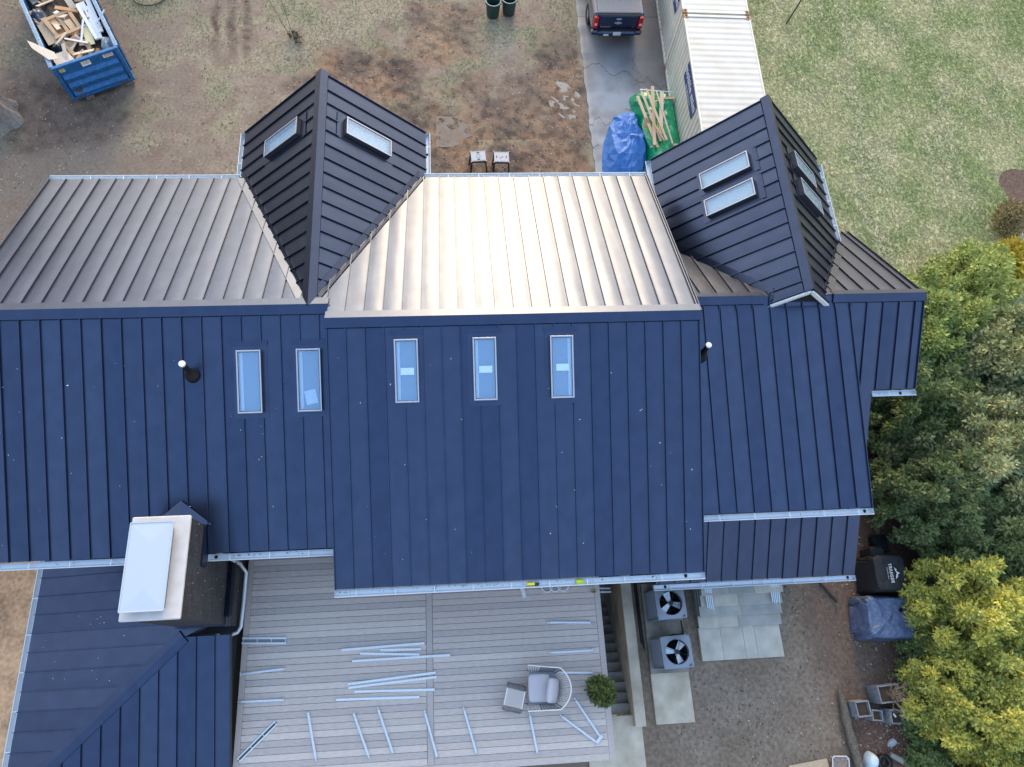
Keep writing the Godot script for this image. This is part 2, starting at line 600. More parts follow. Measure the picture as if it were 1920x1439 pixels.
func brick_material() -> StandardMaterial3D:
	# painted black brickwork, courses about 4 px high in the photograph: relief and wear in the texture
	var W := 512
	var alb := Image.create(W, W, false, Image.FORMAT_RGB8)
	var hm := Image.create(W, W, false, Image.FORMAT_RGB8)
	var n := FastNoiseLite.new()
	n.seed = 8; n.frequency = 0.02; n.fractal_octaves = 4
	var n2 := FastNoiseLite.new()
	n2.seed = 9; n2.frequency = 0.09
	for y in W:
		var course := y / 32
		for x in W:
			var xx := (x + (course % 2) * 51) % W
			var joint := (y % 32) < 5 or (xx % 102) < 5
			var v := 0.19 + 0.03 * n2.get_noise_2d(x, y)
			var id := float(hash(Vector2i(course, xx / 102)) % 100) / 100.0
			v += (id - 0.5) * 0.05
			if joint:
				v *= 0.6
			var wear := n.get_noise_2d(x * 2.0, y * 0.5)
			if wear > 0.56 and n2.get_noise_2d(x * 1.7, y) > 0.0:
				v = 0.72
			alb.set_pixel(x, y, Color(v * 1.25, v * 1.25, v * 1.3))
			var hgt := 0.2 if joint else 0.75 + 0.15 * n2.get_noise_2d(x, y)
			hm.set_pixel(x, y, Color(hgt, hgt, hgt))
	hm.convert(Image.FORMAT_RGBA8)
	hm.bump_map_to_normal_map(5.0)
	alb.generate_mipmaps(); hm.generate_mipmaps()
	return mat(Color(1, 1, 1), 0.7, 0.0, ImageTexture.create_from_image(alb), 0.85, ImageTexture.create_from_image(hm), 1.0)

# ---------------------------------------------------------------- ground
var gx0 := -23.0
var gz0 := -31.0
var gw := 48.0
var gh := 38.0
var g1 := FastNoiseLite.new()
var g2 := FastNoiseLite.new()
var g3 := FastNoiseLite.new()

func sst(a: float, b: float, x: float) -> float:
	return smoothstep(a, b, x)

func mud(x: float, z: float) -> float:
	# churned mud, 0..1
	var n := g1.get_noise_2d(x * 1.4 + 40, z * 1.4)
	var m := sst(-21.6, -18.6, z + n * 2.4) * sst(-6.5, -3.0, x + n * 2.0) * (1.0 - sst(4.8, 5.4, x)) * 0.9
	m = max(m, (1.0 - sst(0.5, 1.0, abs(x - 4.35 + n * 0.5))) * sst(-24.5, -21.5, z) * 0.9)
	m = max(m, (1.0 - sst(1.6, 2.8, Vector2(x + 3.2, (z + 20.4) * 1.1).length() + n * 1.2)))
	m = max(m, (1.0 - sst(1.2, 2.2, Vector2(x + 0.3, z + 23.2).length() + n * 1.0)) * 0.8)
	m = max(m, (1.0 - sst(1.0, 2.4, Vector2((x + 14.0) * 0.6, z + 19.2).length() + n)) * 0.7)
	for rx in [-9.0, -8.4, -7.85]:
		m = max(m, (1.0 - sst(0.05, 0.28, abs(x - rx - (z + 24.5) * 0.1 + n * 0.22))) * (1.0 - sst(-23.0, -20.9, z + n)) * clampf(0.85 + n * 1.2, 0.3, 1.0))
	return clampf(m, 0, 1)

func lawn(x: float, z: float) -> float:
	var n := g1.get_noise_2d(x * 2.0, z * 2.0 + 90)
	var e := sst(10.9, 11.9, x + n * 0.7)
	var bed := sst(-8.6, -7.6, z - (x - 13.0) * 0.30 + n * 0.8)
	return e * (1.0 - bed)

func in_bed(x: float, z: float, n: float) -> bool:
	var edge := 20.5 + (z + 14.0) * -0.05 + sin(z * 0.8) * 0.35
	var q := clampf(1.0 - (x - edge) / 0.9, 0, 1)
	return z > -16.35 + 0.9 * (1.0 - sqrt(max(1.0 - q * q, 0.0))) + 0.08 * n and z < -9.0 and x > edge + 0.1 * n

func height_at(x: float, z: float) -> float:
	var h := g2.get_noise_2d(x * 1.5, z * 1.5) * 0.012
	if z < -12.0 and x < 5.2:
		var m := mud(x, z)
		h += m * (g3.get_noise_2d(x * 2.2, z * 2.2) * 0.05 + g3.get_noise_2d(x * 6.0, z * 5.0 + 33) * 0.028 - 0.015)
	elif x > 11.0 and z < -7.0:
		h += g3.get_noise_2d(x * 1.2, z * 1.2) * 0.02
	else:
		h += g3.get_noise_2d(x * 3.0, z * 3.0) * 0.012
	return h - 0.025

func build_ground() -> void:
	g1.seed = 61; g1.frequency = 0.35; g1.fractal_octaves = 4
	g2.seed = 62; g2.frequency = 0.9; g2.fractal_octaves = 4
	g3.seed = 63; g3.frequency = 0.8; g3.fractal_octaves = 3
	var W := 1500
	var H := int(W * gh / gw)
	var fineN := FastNoiseLite.new()
	fineN.seed = 64; fineN.frequency = 0.21; fineN.fractal_octaves = 2
	var data := PackedByteArray()
	data.resize(W * H * 3)
	var r2 := RandomNumberGenerator.new()
	r2.seed = 99
	var dirtA := Vector3(0.165, 0.120, 0.086)
	var dirtB := Vector3(0.262, 0.204, 0.148)
	var dry := Vector3(0.31, 0.26, 0.165)
	var green := Vector3(0.21, 0.215, 0.115)
	var mudc := Vector3(0.088, 0.056, 0.042)
	var red := Vector3(0.215, 0.125, 0.072)
	var lawnA := Vector3(0.26, 0.29, 0.115)
	var lawnB := Vector3(0.42, 0.395, 0.205)
	var lawnC := Vector3(0.46, 0.40, 0.255)
	var yard := Vector3(0.205, 0.152, 0.105)
	var sand := Vector3(0.38, 0.265, 0.165)
	var mulch := Vector3(0.085, 0.052, 0.038)
	for j in H:
		var z := gz0 + gh * (j + 0.5) / H
		for i in W:
			var x := gx0 + gw * (i + 0.5) / W
			var k := (j * W + i) * 3
			if x > -9.9 and x < 9.0 and z > -11.5 and z < -3.5:
				data[k] = data[k - W * 270]; data[k + 1] = data[k + 1 - W * 270]; data[k + 2] = data[k + 2 - W * 270]
				continue
			var n1 := g1.get_noise_2d(x, z)
			var n2 := g2.get_noise_2d(x, z)
			var nf := fineN.get_noise_2d(i, j)
			var sp := r2.randf()
			var c: Vector3
			if z < -7.0 and x < 12.2:
				c = dirtA.lerp(dirtB, clampf(0.5 + n2 * 0.8 + nf * 0.35, 0, 1))
				var gr := sst(-0.02, 0.3, n1 + 0.16 - (z + 20.0) * 0.045 - abs(x + 3.0) * 0.018)
				c = c.lerp(dry.lerp(green, clampf(0.4 + g1.get_noise_2d(x * 0.7 + 200, z * 0.7) * 1.6 + nf * 0.5, 0, 1)), gr * (0.62 + 0.3 * nf))
				# greyer soil on the west side, darker round the dumpster
				c = c.lerp(Vector3(0.125, 0.102, 0.084), (1.0 - sst(-13.5, -6.5, x + n1 * 4.0)) * (0.45 + 0.5 * n2))
				var m := mud(x, z)
				var mc := mudc.lerp(red, clampf(0.42 + g1.get_noise_2d(x * 1.2, z * 1.2 - 70) * 1.8 + sst(-18.2, -16.5, z) * 0.4, 0, 1) * sst(-8.0, -4.0, x))
				c = c.lerp(mc, clampf(m * (0.85 + 0.5 * n2), 0, 1))
				c *= 1.0 - 0.45 * m * sst(0.0, 0.35, g3.get_noise_2d(x * 2.6, z * 2.6 + 11) + nf * 0.2)
				if x > 1.0 and x < 5.3 and z > -17.8:
					c = c.lerp(dry * 0.9, sst(0.05, 0.35, n1) * 0.6)
			elif z < -7.0 or lawn(x, z) > 0.5:
				c = dirtB
			else:
				c = yard
			var lw := lawn(x, z)
			if lw > 0.0:
				var lg := clampf(0.46 + n1 * 1.1 + n2 * 0.5 + sst(14.5, 20.0, x) * 0.12 - 0.18 * sst(-15.5, -12.0, z) , 0, 1)
				var lc := lawnB.lerp(lawnA, lg)
				lc = lc.lerp(lawnC, sst(0.1, 0.42, g1.get_noise_2d(x * 1.3 - 50, z * 0.6)) * 0.5)
				# the strip worn along the line of an old bed
				lc = lc.lerp(lawnC, (1.0 - sst(0.12, 0.4, abs(x - 15.9 - (z + 19.0) * -0.11 + n2 * 0.2))) * 0.55 * clampf(0.6 + n1 * 2.0, 0, 1))
				lc *= 1.0 + nf * 0.38 + n2 * 0.18
				c = c.lerp(lc, lw)
			if z > -7.0 and x < 0.0:
				c = sand * (1.0 + n2 * 0.35 + nf * 0.2 - sst(0.0, 0.4, n1) * 0.3)
			elif z > -8.5 and x > 4.0 and lw < 0.5:
				c = yard.lerp(dirtB, clampf(0.3 + n2 * 0.6 + n1 * 0.9, 0, 1))
				c = c.lerp(mulch * 1.3, sst(9.6, 10.9, x + n1 * 1.2) * 0.75)
				c = c.lerp(Vector3(0.15, 0.075, 0.05), sst(10.35, 10.6, x) * sst(2.0, 2.25, z + n2 * 0.2) * 0.85)
				c = c.lerp(mulch, sst(11.6, 12.6, x + n1) * 0.8)
				c *= 1.0 + nf * 0.25
			# mulched bed with an edge cut into the lawn
			if in_bed(x, z, n2):
				c = mulch * (1.2 + nf * 0.5)
			c *= 1.0 + nf * 0.12
			if sp > 0.9965 and z < -7.0 and x < 5.2:
				c = Vector3(0.5, 0.43, 0.35)
			elif sp < 0.012:
				c *= 0.6
			var col := Color(clampf(c.x, 0.01, 0.9), clampf(c.y, 0.01, 0.9), clampf(c.z, 0.01, 0.9)).linear_to_srgb()
			data[k] = int(col.r * 255); data[k + 1] = int(col.g * 255); data[k + 2] = int(col.b * 255)
	var im := Image.create_from_data(W, H, false, Image.FORMAT_RGB8, data)
	im.generate_mipmaps()
	var gm := StandardMaterial3D.new()
	gm.albedo_texture = ImageTexture.create_from_image(im)
	gm.roughness = 0.9
	gm.cull_mode = BaseMaterial3D.CULL_DISABLED
	# one sheet: fine grid in view, coarse ring to the horizon, a hole for the sunken stair
	var xs := []
	var zs := []
	for v in [-400.0, -120.0, -60.0, -30.0]:
		xs.append(v); zs.append(v)
	var x := gx0
	while x < gx0 + gw:
		xs.append(x); x += 0.16
	var z := -27.0
	while z < 4.5:
		zs.append(z)
		z += 0.6 if (z > -11.3 and z < -3.6) else 0.14
	for v in [30.0, 60.0, 120.0, 400.0]:
		xs.append(v); zs.append(v)
	for v in [3.45, 4.6]:
		xs.append(v)
	for v in [-2.6, 1.6]:
		zs.append(v)
	xs.sort(); zs.sort()
	var s := st()
	for zz in zs:
		for xx in xs:
			var inside: bool = xx > gx0 - 0.1 and xx < gx0 + gw and zz > -27.1 and zz < 4.6
			var h := height_at(xx, zz) if inside else -0.025
			s.set_uv(Vector2((xx - gx0) / gw, (zz - gz0) / gh))
			s.add_vertex(Vector3(xx, h, zz))
	var nx := xs.size()
	for j in zs.size() - 1:
		for i in nx - 1:
			if xs[i] >= 3.449 and xs[i + 1] <= 4.601 and zs[j] >= -2.601 and zs[j + 1] <= 1.601:
				continue
			var a := j * nx + i
			for q in [a, a + 1, a + nx + 1, a, a + nx + 1, a + nx]:
				s.add_index(q)
	s.generate_normals()
	structure(put("ground", s, gm))
	# driveway sheet with ragged edge
	var dw := 256
	var dh := 1024
	var dd := PackedByteArray()
	dd.resize(dw * dh * 3)
	for j in dh:
		for i in dw:
			var px_ := 5.0 + 4.0 * i / dw
			var pz_ := -29.0 + 17.0 * j / dh
			var n := g2.get_noise_2d(px_ * 0.9, pz_ * 0.9)
			var n1 := g1.get_noise_2d(px_ * 1.1, pz_ * 0.7 + 15)
			var silt := sst(-22.3, -19.5, pz_) * clampf(0.45 + n1 * 1.5 + n * 0.6, 0, 1) * (1.0 - sst(7.2, 8.4, px_) * 0.8)
			var v := 0.135 + n * 0.03 + r2.randf_range(-0.012, 0.012)
			var cc := Vector3(v, v * 1.01, v * 1.06).lerp(Vector3(0.31, 0.325, 0.345), silt * 0.75)
			cc = cc.lerp(Vector3(0.36, 0.35, 0.33), (1.0 - sst(0.0, 0.25, px_ - 5.15)) * 0.55)
			for q in [[-20.9, 0.35, 2.1], [-19.2, -0.55, 4.0], [-17.2, 0.2, 1.0]]:
				var line: float = q[0] + q[1] * (px_ - 6.8) + 0.5 * g1.get_noise_2d(px_ * 4.0, q[2] * 50.0)
				if abs(pz_ - line) < 0.022 and g1.get_noise_2d(px_ * 2.0, q[2] * 9.0) > -0.25:
					cc *= 0.35
			if abs(px_ - 7.35 - 0.4 * g1.get_noise_2d(7.0, pz_ * 4.0)) < 0.014 and pz_ > -22.0 and pz_ < -18.0:
				cc *= 0.45
			if abs(pz_ + 23.9) < 0.02:
				cc *= 0.5
			var col := Color(cc.x, cc.y, cc.z).linear_to_srgb()
			var k := (j * dw + i) * 3
			dd[k] = int(col.r * 255); dd[k + 1] = int(col.g * 255); dd[k + 2] = int(col.b * 255)
	var dim := Image.create_from_data(dw, dh, false, Image.FORMAT_RGB8, dd)
	dim.generate_mipmaps()
	var dm := StandardMaterial3D.new()
	dm.albedo_texture = ImageTexture.create_from_image(dim)
	dm.roughness = 0.5
	dm.cull_mode = BaseMaterial3D.CULL_DISABLED
	var ds := st()
	var prev := []
	for j in 121:
		var pz_ := -29.0 + 17.0 * j / 120.0
		var l := 5.22 + 0.07 * g2.get_noise_2d(3.0, pz_ * 2.0)
		var row := [Vector3(l, 0.0, pz_), Vector3(l + 0.03, 0.03, pz_), Vector3(8.75, 0.035, pz_), Vector3(8.78, 0.0, pz_)]
		if j > 0:
			for k in 3:
				for v in [prev[k], prev[k + 1], row[k + 1], prev[k], row[k + 1], row[k]]:
					ds.set_uv(Vector2((v.x - 5.0) / 4.0, (v.z + 29.0) / 17.0))
					ds.add_vertex(v)
		prev = row
	ds.generate_normals()
	structure(put("driveway", ds, dm))
	# standing water in the ruts beside the driveway: one level sheet that the churned mud breaks up
	var pm := mat(c8(112, 104, 96), 0.06)
	pm.metallic_specular = 0.8
	var ps := st()
	var ring := []
	for i in 40:
		var a := TAU * i / 40
		var r := 1.0 + 0.5 * g2.get_noise_2d(cos(a) * 0.6 + 3.0, sin(a) * 0.6)
		ring.append(Vector3(4.45 + cos(a) * 0.72 * r, -0.047, -19.9 + sin(a) * 1.05 * r))
	for i in 40:
		tri(ps, Vector3(4.45, -0.047, -19.9), ring[i], ring[(i + 1) % 40])
	structure(put("puddle", ps, pm))

# ---------------------------------------------------------------- house
const LP := 0.4175

func build_house() -> void:
	house = thing("house", "large house with dark standing-seam metal roofs, gables, skylights and chimney", "house")
	var X := Vector3(1, 0, 0)
	var Z := Vector3(0, 0, 1)
	var cs := 1.0 / sqrt(1 + LP * LP)
	var nV := Vector3(0, LP, 1).normalized()    # up the north slopes (towards +z)
	var sV := Vector3(0, LP, -1).normalized()   # up the south slopes
	var k := 1.0 / cs
	# left wing, north slope: eave z -12, ridge z -7.21; valley against the middle gable
	slope(Vector3(0, 5.37, -12.0), X, nV, series(-10.21, -9.80, 0.407, -3.1), [Vector2(-10.21, 0), Vector2(-5.365, 0), Vector2(-3.1, 4.79 * k)], [Vector2(-10.21, 4.79 * k), Vector2(-3.1, 4.79 * k)], [], 1, 0.011)
	# centre, north slope: same plane, carried higher
	slope(Vector3(0, 5.37, -12.0), X, nV, series(-3.1, -0.34, 0.3985, 5.3), [Vector2(-3.1, 4.79 * k), Vector2(-0.835, 0), Vector2(5.3, 0)], [Vector2(-3.1, 4.79 * k), Vector2(-2.69, 4.79 * k), Vector2(-2.689, 5.22 * k), Vector2(5.3, 5.22 * k)], [], 2, 0.009)
	# south slopes
	var lb := [[-4.75, -3.95, (-2.42 + 4.95) * k * -1, 0.0]]
	lb = []
	for x in [-4.345, -3.115]:
		lb.append([x - 0.33, x + 0.33, (-2.42 + 5.02) * k, (-2.42 + 6.5) * k])
	slope(Vector3(0, 5.37, -2.42), X, sV, series(-10.21, -8.95, 0.4035, -2.66), [Vector2(-10.21, 0), Vector2(-6.43, 0), Vector2(-6.429, 0.56 * k), Vector2(-5.39, 0.56 * k), Vector2(-5.389, 0), Vector2(-2.66, 0)], [Vector2(-10.21, 4.79 * k), Vector2(-2.66, 4.79 * k)], lb, 3)
	var cb := []
	for x in [-1.05, 0.585, 2.22]:
		cb.append([x - 0.33, x + 0.33, (-1.55 + 5.02) * k, (-1.55 + 6.5) * k])
	slope(Vector3(0, 7.55 - 5.23 * LP, -1.55), X, sV, series(-2.68, -1.5, 0.397, 5.25), [Vector2(-2.68, 0), Vector2(5.25, 0)], [Vector2(-2.68, 5.23 * k), Vector2(5.25, 5.23 * k)], cb, 4)
	# gable-side cheeks of the raised centre roof
	for x in [-2.67, 5.24]:
		var s := st()
		var o := Vector3(0.03, 0, 0)
		for q in [[-6.78, 7.55, -1.55, 7.55 - 5.23 * LP], [-6.78, 7.55, -12.0, 5.37]]:
			var zm := -2.45 if q[2] > -6.0 else -11.9
			var ym: float = lerp(q[1], q[3], (zm - q[0]) / (q[2] - q[0]))
			quad(s, Vector3(x, q[1] - 0.02, q[0]), Vector3(x, ym - 0.02, zm), Vector3(x, ym - 0.42, zm), Vector3(x, q[1] - 0.42, q[0]))
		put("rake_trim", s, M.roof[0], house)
	# right wing: steep main slope, shed dormer on top of it, north slope
	var sl := 0.65
	var stV := Vector3(0, sl, -1).normalized()
	var ks := sqrt(1 + sl * sl)
	slope(Vector3(0, 2.52, -1.57), X, stV, series(4.9, 9.87, 0.406, 11.3), [Vector2(4.9, 0), Vector2(10.19, 0), Vector2(10.191, 4.13 * ks), Vector2(11.3, 4.13 * ks)], [Vector2(4.9, 6.10 * ks), Vector2(11.3, 6.10 * ks)], [], 5)
	var dsl := 0.2255
	var dV := Vector3(0, dsl, -1).normalized()
	var kd := sqrt(1 + dsl * dsl)
	slope(Vector3(0, 5.3, -2.8), X, dV, series(5.22, 5.84, 0.404, 9.43), [Vector2(5.22, 0), Vector2(9.43, 0)], [Vector2(5.22, 4.72 * kd), Vector2(9.43, 4.72 * kd)], [], 6)
	var nsl := 0.7
	var nnV := Vector3(0, nsl, 1).normalized()
	var kn := sqrt(1 + nsl * nsl)
	slope(Vector3(0, 6.485 - nsl * 3.2, -10.87), X, nnV, series(5.3, 9.87, 0.406, 11.28), [Vector2(5.3, 0), Vector2(11.28, 0)], [Vector2(5.3, 3.2 * kn), Vector2(11.28, 3.2 * kn)], [], 7)
	# middle gable: ridge x -3.1
	var ap := 0.888
	var ka := sqrt(1 + ap * ap)
	var rz := -7.25
	for sd in [-1, 1]:
		var Vg := Vector3(-sd, ap, 0).normalized()
		var top := 2.42 * ka
		# along z from the gable front to the main ridge; the valley cuts the lower edge
		var lo := [Vector2(-13.6, 0), Vector2(-12.2, 0), Vector2(-12.0, 0.155 * ka), Vector2(-7.21, top)]
		var bl := [[-12.66, -11.94, (2.42 - 1.0) * ka - 0.8, (2.42 - 1.0) * ka + 0.82]]
		slope(Vector3(-3.1 + sd * 2.42, 7.37 - ap * 2.42, 0), Z, Vg, series(-13.6, -13.16, 0.403, -7.25), lo, [Vector2(-13.6, top), Vector2(-7.25, top)], bl, 8 + sd, 0.004)
	# right gable: ridge x 8.17, higher than the right wing's ridge
	var bp := 0.99
	var kb := sqrt(1 + bp * bp)
	for sd in [-1, 1]:
		var Vg2 := Vector3(-sd, bp, 0).normalized()
		var top2 := 2.47 * kb
		# valley with the wing's north slope
		var zc := -7.67 - (6.485 - (7.1 - bp * 2.47)) / nsl
		var lo2 := [Vector2(-13.1, 0), Vector2(zc, 0), Vector2(-7.66, (6.45 - (7.1 - bp * 2.47)) / bp * kb), Vector2(-7.52, (6.38 - (7.1 - bp * 2.47)) / bp * kb)]
		var bl2 := [[-11.89, -10.33, (2.47 - 1.01) * kb - 0.8, (2.47 - 1.01) * kb + 0.82]]
		slope(Vector3(8.17 + sd * 2.47, 7.1 - bp * 2.47, 0), Z, Vg2, series(-13.1, -12.66, 0.406, -7.52), lo2, [Vector2(-13.1, top2), Vector2(-7.52, top2)], bl2, 10 + sd, 0.004)
	# low hipped wing at lower left
	var wp := 0.25
	var kw := sqrt(1 + wp * wp)
	slope(Vector3(-10.12, 2.72, 0), Z, Vector3(1, wp, 0).normalized(), series(-4.2, -1.16, 0.42, 2.5), [Vector2(-4.2, 0), Vector2(2.5, 0)], [Vector2(-4.2, 4.85 * kw), Vector2(-1.26, 4.85 * kw), Vector2(-0.85, 3.84 * kw), Vector2(2.5, 0.0)], [], 12)
	var hp := 0.285
	var kh := sqrt(1 + hp * hp)
	slope(Vector3(0, 2.72, 2.5), X, Vector3(0, hp, -1).normalized(), series(-10.12, -8.05, 0.406, -5.28), [Vector2(-10.12, 0), Vector2(-5.28, 0)], [Vector2(-10.12, 0), Vector2(-6.28, 3.35 * kh), Vector2(-5.28, 3.35 * kh)], [], 13)
	# ridge caps
	var dn := Vector3(0, -LP, -1)
	var dsv := Vector3(0, -LP, 1)
	cap(Vector3(-10.23, 7.37, -7.21), Vector3(-2.69, 7.37, -7.21), dn, dsv, 0.21)
	cap(Vector3(-2.71, 7.55, -6.78), Vector3(5.28, 7.55, -6.78), dn, dsv, 0.21, 0.06)
	cap(Vector3(5.3, 6.485, -7.67), Vector3(7.3, 6.485, -7.67), Vector3(0, -nsl, -1), Vector3(0, -sl, 1), 0.2)
	cap(Vector3(9.0, 6.485, -7.67), Vector3(11.33, 6.485, -7.67), Vector3(0, -nsl, -1), Vector3(0, -sl, 1), 0.2)
	cap(Vector3(-3.1, 7.38, -13.66), Vector3(-3.1, 7.40, -7.18), Vector3(-1, -ap, 0), Vector3(1, -ap, 0), 0.2, 0.06)
	cap(Vector3(8.17, 7.1, -13.16), Vector3(8.17, 7.1, -7.49), Vector3(-1, -bp, 0), Vector3(1, -bp, 0), 0.2, 0.06)
	cap(Vector3(-6.3, 3.69, -0.87), Vector3(-10.1, 2.735, 2.48), Vector3(-0.66, -0.165, -0.75), Vector3(0.66, -0.21, 0.75), 0.17, 0.035)
	# valley flashings
	var nN := Vector3(0, 1, -LP)
	strip(Vector3(-5.365, 5.37, -12.0), Vector3(-3.1, 7.37, -7.21), Vector3(-1, 0, 0), 0.2, nN)
	strip(Vector3(-0.835, 5.37, -12.0), Vector3(-3.1, 7.37, -7.21), Vector3(1, 0, 0), 0.14, nN)
	strip(Vector3(-0.835, 5.37, -12.0), Vector3(-3.1, 7.37, -7.21), Vector3(-0.2, 0.18, -1), 0.2, Vector3(ap, 1, 0))
	strip(Vector3(-5.365, 5.37, -12.0), Vector3(-3.1, 7.37, -7.21), Vector3(0.2, 0.18, -1), 0.16, Vector3(-ap, 1, 0))
	strip(Vector3(5.9, 4.85, -10.0), Vector3(7.55, 6.485, -7.67), Vector3(0.1, 0.1, -1), 0.22, Vector3(-bp, 1, 0))
	strip(Vector3(10.45, 4.85, -10.0), Vector3(8.79, 6.485, -7.67), Vector3(1, 0, 0), 0.2, Vector3(0, 1, -nsl))
	strip(Vector3(10.45, 4.85, -10.0), Vector3(8.79, 6.485, -7.67), Vector3(-0.1, 0.1, -1), 0.16, Vector3(bp, 1, 0))
	# south face of the right gable: dark shingled triangle under white trim
	var ga := st()
	tri(ga, Vector3(8.17, 6.98, -7.56), Vector3(8.9, 6.25, -7.56), Vector3(7.44, 6.25, -7.56))
	var gp := put("gable_end", ga, M.black_shingle, house)
	for r in 5:
		var rs := st()
		var yy := 6.42 + 0.105 * r
		var hw := 8.17 - (7.0 - yy) * 1.0
		quad(rs, Vector3(hw, yy, -7.54), Vector3(16.34 - hw, yy, -7.54), Vector3(16.34 - hw - 0.05, yy + 0.1, -7.557), Vector3(hw + 0.05, yy + 0.1, -7.557))
		quad(rs, Vector3(hw, yy, -7.54), Vector3(16.34 - hw, yy, -7.54), Vector3(16.34 - hw, yy, -7.56), Vector3(hw, yy, -7.56))
		put("shingle_course", rs, M.black_shingle, gp)
	for sd in [-1, 1]:
		var ts := st()
		bar(ts, Vector3(8.17, 7.035, -7.475), Vector3(8.17 + sd * 0.93, 7.035 - 0.93 * bp, -7.475), 0.05, 0.1, 0.006)
		put("rake_trim", ts, M.white, house)
	# walls (mostly under the eaves)
	for q in [
		[-9.75, -2.45, -11.4, -2.95, 5.1], [-2.42, 5.0, -11.4, -2.05, 5.15], [-5.1, -1.1, -13.2, -11.4, 4.8], [5.0, 10.75, -10.2, -6.1, 4.3],
		[5.0, 9.85, -6.1, -2.0, 2.35], [6.1, 10.25, -12.7, -10.2, 4.2], [-9.8, -5.45, -2.95, 2.1, 2.55]]:
		var ws := st()
		bx(ws, Vector3((q[0] + q[1]) / 2, q[4] / 2 - 0.1, (q[2] + q[3]) / 2), Vector3(q[1] - q[0], q[4] + 0.2, q[3] - q[2]))
		put("wall", ws, M.siding, house)
	for q in [[-3.1, 7.25, -13.2, 1.95, ap], [8.17, 6.95, -12.7, 2.05, bp]]:
		var ws2 := st()
		var d: float = q[3]
		prism(ws2, [Vector2(-d, -d * q[4]), Vector2(d, -d * q[4]), Vector2(0, 0)], Transform3D(Basis(), Vector3(q[0], q[1] - 0.2, q[2])), 0.3)
		put("gable_end", ws2, M.siding, house)
	var dw := st()
	prism(dw, [Vector2(2.95, 3.3), Vector2(2.95, 5.1), Vector2(7.3, 6.1)], Transform3D(Basis(Vector3(0, 0, -1), Vector3(0, 1, 0), Vector3(1, 0, 0)), Vector3(5.3, 0, 0)), 3.95)
	put("dormer_wall", dw, M.siding, house)
	# patio door and windows on the deck side
	for q in [[-1.8, 3.75, 1.9, 2.05], [1.6, 3.75, 1.9, 2.05], [4.0, 4.2, 1.1, 1.1]]:
		var fs := st()
		bx(fs, Vector3(q[0], q[1], -2.03), Vector3(q[2], q[3], 0.06), 0.01)
		var wn := put("window", fs, M.white, house)
		for sd in [-0.25, 0.25]:
			var gs := st()
			bx(gs, Vector3(q[0] + sd * q[2], q[1], -1.995), Vector3(q[2] * 0.42, q[3] - 0.2, 0.012))
			put("pane", gs, M.black, wn)
	# gutters
	var S := Vector3(0, 0, 1)
	var Nn := Vector3(0, 0, -1)
	var E := Vector3(1, 0, 0)
	gutter(Vector3(-10.25, 5.33, -2.4), Vector3(-6.45, 5.33, -2.4), S, [], 25)
	gutter(Vector3(-5.36, 5.33, -2.4), Vector3(-2.7, 5.33, -2.4), S, [0.05], 60)
	gutter(Vector3(-2.7, 5.33, -1.53), Vector3(5.27, 5.33, -1.53), S, [0.95], 170)
	gutter(Vector3(4.85, 2.48, -1.55), Vector3(10.22, 2.48, -1.55), S, [0.06, 0.97], 14)
	gutter(Vector3(5.38, 5.26, -2.78), Vector3(9.47, 5.26, -2.78), S, [0.96], 24)
	gutter(Vector3(10.2, 5.16, -5.68), Vector3(11.34, 5.16, -5.68), S, [0.7], 4)
	gutter(Vector3(-5.52, 5.33, -12.02), Vector3(-10.25, 5.33, -12.02), Nn, [], 20)
	gutter(Vector3(5.28, 5.33, -12.02), Vector3(-0.72, 5.33, -12.02), Nn, [0.06], 20)
	gutter(Vector3(-0.7, 5.2, -13.6), Vector3(-0.7, 5.2, -12.18), E, [0.45], 5)
	gutter(Vector3(-5.5, 5.2, -12.18), Vector3(-5.5, 5.2, -13.6), -E, [], 5)
	gutter(Vector3(5.7, 4.62, -11.1), Vector3(5.7, 4.62, -13.1), -E, [0.4], 5)
	gutter(Vector3(10.64, 4.62, -12.95), Vector3(10.64, 4.62, -10.05), E, [], 5)
	gutter(Vector3(-10.12, 2.7, 2.6), Vector3(-10.12, 2.7, -4.2), -E, [], 10)
	# skylights
	for x in [-4.345, -3.115]:
		skylight(Vector3(x, 7.37 - LP * (7.21 - 5.745), -5.745), X, sV, 0.50, 1.32, M.glass, -1 if x > -4 else 0, -1.0)
	for x in [-1.05, 0.585, 2.22]:
		skylight(Vector3(x, 7.55 - LP * (6.78 - 5.745), -5.745), X, sV, 0.49, 1.32, M.glass, 1, 1.0 if x > 2 else -1.0)
	var a1 := Vector3(-1, ap, 0).normalized()
	var a2 := Vector3(1, ap, 0).normalized()
	skylight(Vector3(-3.1 + 1.0, 7.37 - ap * 1.0, -12.3), Z, a1, 0.5, 1.32, M.glass)
	skylight(Vector3(-3.1 - 1.0, 7.37 - ap * 1.0, -12.3), Z, a2, 0.5, 1.32, M.glass)
	var b1 := Vector3(1, bp, 0).normalized()
	var b2 := Vector3(-1, bp, 0).normalized()
	for z in [-11.53, -10.69]:
		skylight(Vector3(8.17 - 1.01, 7.1 - bp * 1.01, z), Z, b1, 0.5, 1.34, M.glass)
	for z in [-11.53, -10.69]:
		skylight(Vector3(8.17 + 1.01, 7.1 - bp * 1.01, z), Z, b2, 0.5, 1.34, M.glass)
